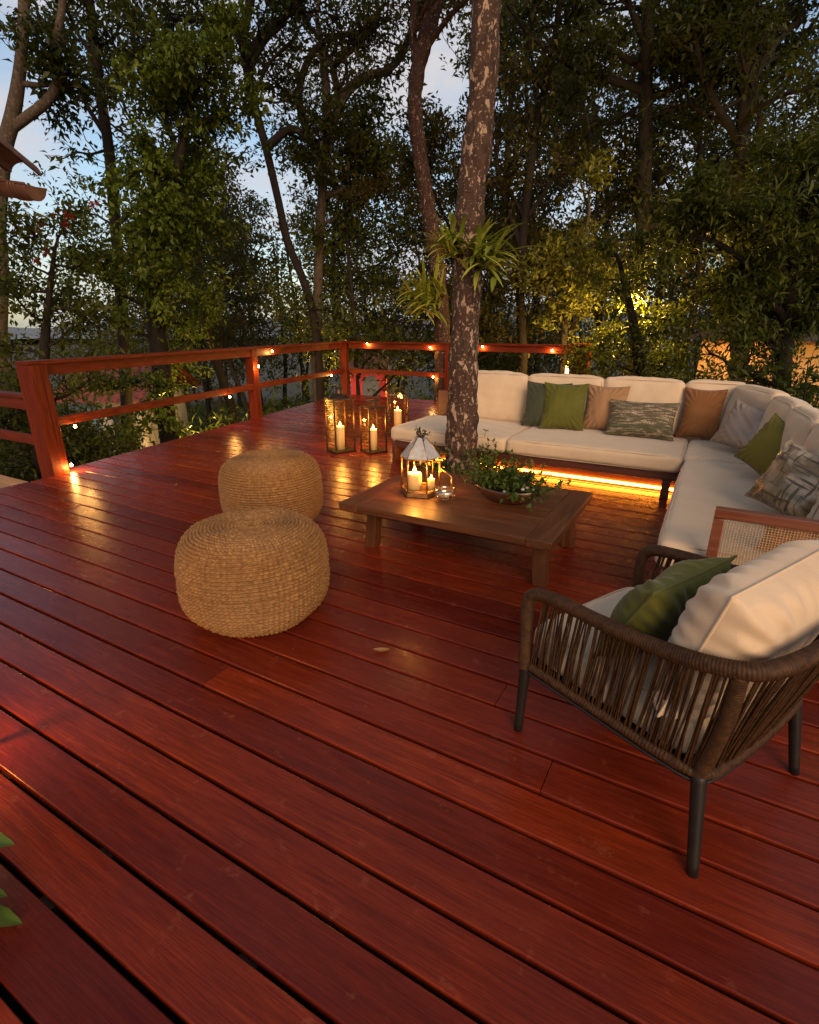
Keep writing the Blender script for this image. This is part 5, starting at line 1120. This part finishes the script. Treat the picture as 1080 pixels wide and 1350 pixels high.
def red_shed():
    Y = 13.3; a, b = at(463, 520, Y), at(509, 520, Y); x = Vector((b[0] - a[0], b[1] - a[1], 0)); W_ = x.length; x.normalize(); y = Vector((-x.y, x.x, 0)); z = Vector((0, 0, 1)); o = Vector((a[0], a[1], 0)); fr = frame(o, x, y, z); ze = at(486, 489, Y)[2]; zr = at(486, 474, Y)[2]; g = gz(o.x, o.y) - .3
    t = thing('red_shed', 'small bright red shed with a pale roof and grey door beyond the far railing corner', 'shed', (o.x, o.y, g)); mb = MB(); box(mb, (0, 0, g), (W_, 1.6, ze), .01, fr); obj('wall', mb, M['redpaint'], t, 'auto')
    mb = MB(); P = [(-.08, -.12, ze + .004), (W_ + .08, -.12, ze + .004), (W_ + .02, .9, zr + .25), (.02, .9, zr + .25), (W_ + .02, 1.9, ze + .004), (.02, 1.9, ze + .004)]; mb.add(fr(np.array(P)), [(0, 1, 2, 3), (3, 2, 4, 5), (0, 5, 4, 1), (0, 3, 5), (1, 4, 2)]); obj('roof', mb, M['palepink'], t, False)
    mb = MB(); k = 10; w = W_ * .24; cx = W_ * .58; zd = ze - .36; V = [(cx - w, -.02, g), (cx + w, -.02, g)] + [(cx + w * math.cos(a_), -.02, zd + .26 * math.sin(a_)) for a_ in np.linspace(0, math.pi, k)]; n = len(V); V2 = [(p[0], -.001, p[2]) for p in V]
    mb.add(fr(np.array(V + V2)), [tuple(range(n)), tuple(range(n, 2 * n))[::-1]] + [(i, n + i, n + (i + 1) % n, (i + 1) % n) for i in range(n)]); obj('door', mb, M['greydoor'], t, False)
red_shed()
def lamp_light(t, p, e, col=(1, .52, .14), size=.06):
    l = bpy.data.lights.new('lamp_light', 'POINT'); l.energy = e; l.color = col; l.shadow_soft_size = size; o = bpy.data.objects.new('lamp_light', l); COL.objects.link(o); o.parent = t; o.location = Vector(p) - Vector(t.location); return o
# the ochre house keeps a dark roof
def ochre_house():
    Y = 12.6; a, b = at(922, 470, Y), at(1120, 470, Y - 2.0); x = Vector((b[0] - a[0], b[1] - a[1], 0)); W_ = x.length; x.normalize(); y = Vector((-x.y, x.x, 0)); o = Vector((a[0], a[1], 0)); fr = frame(o, x, y, (0, 0, 1)); g = gz(o.x, o.y) - .5; zt = at(950, 447, Y)[2]
    t = thing('ochre_house', 'ochre house wall lit orange by a lamp, glimpsed through the hedge on the right', 'house', (o.x, o.y, g)); mb = MB(); box(mb, (0, 0, g), (W_, 4, zt), .01, fr); obj('wall', mb, M['plasterorange'], t, 'auto')
    mb = MB(); P = [(-.4, -.5, zt + .003), (W_ + .4, -.5, zt + .003), (W_, 2, zt + .35), (0, 2, zt + .35), (W_ + .4, 4.5, zt + .003), (-.4, 4.5, zt + .003)]; mb.add(fr(np.array(P)), [(0, 1, 2, 3), (3, 2, 4, 5), (0, 5, 4, 1), (0, 3, 5), (1, 4, 2)]); obj('roof', mb, M['soil'], t, False)
    q = Vector(fr(np.array([[W_ * .30, -.16, zt - .35]]))[0]); mb = MB(); lathe(mb, [(0, -.06), (.05, -.05), (.06, 0), (.05, .06), (0, .07)], q, 14); lm = obj('wall_lamp', mb, M['garden'], t); lamp_light(t, Vector(fr(np.array([[W_ * .30, -.5, zt - .35]]))[0]), 15, (1, .42, .13))
ochre_house()
def garden_lamp(label, px, Y, z, e, hgt=.6, col=(1, .60, .12)):
    b = on_ground(px, Y); t = thing('garden_lamp', label, 'lamp', b, group='garden lamps among the trees'); mb = MB(); tube(mb, [b, (b[0], b[1], z)], .022, 10); obj('stake', mb, M['leg'], t)
    mb = MB(); lathe(mb, [(0, 0), (.05, .002), (.062, .05), (.05, .10), (0, .11)], (b[0], b[1], z + .001), 16); obj('globe', mb, M['garden'], t); mb = MB(); lathe(mb, [(.0, .113), (.08, .114), (.02, .15), (0, .152)], (b[0], b[1], z), 16); obj('cap', mb, M['leg'], t)
    lamp_light(t, (b[0], b[1], z + .24), e, col)
garden_lamp('garden lamp under the rounded tree behind the sofa, yellowing its leaves', 832, 9.5, 1.55, 300)
garden_lamp('garden lamp behind the capped end post, lighting the spindly stems', 752, 11.9, .5, 110)
garden_lamp('garden lamp low behind the left railing, lighting a thin stem yellow', 236, 10.4, -.7, 110)
garden_lamp('garden lamp far behind the left railing, by the cottage', 175, 11.8, -1.3, 16, .5, (1, .5, .14))
garden_lamp('garden lamp in the wood behind the far corner of the railing', 420, 14.5, .2, 100)
garden_lamp('garden lamp in the wood behind the far railing, left of the reddish trunk', 527, 13.8, -.3, 22)
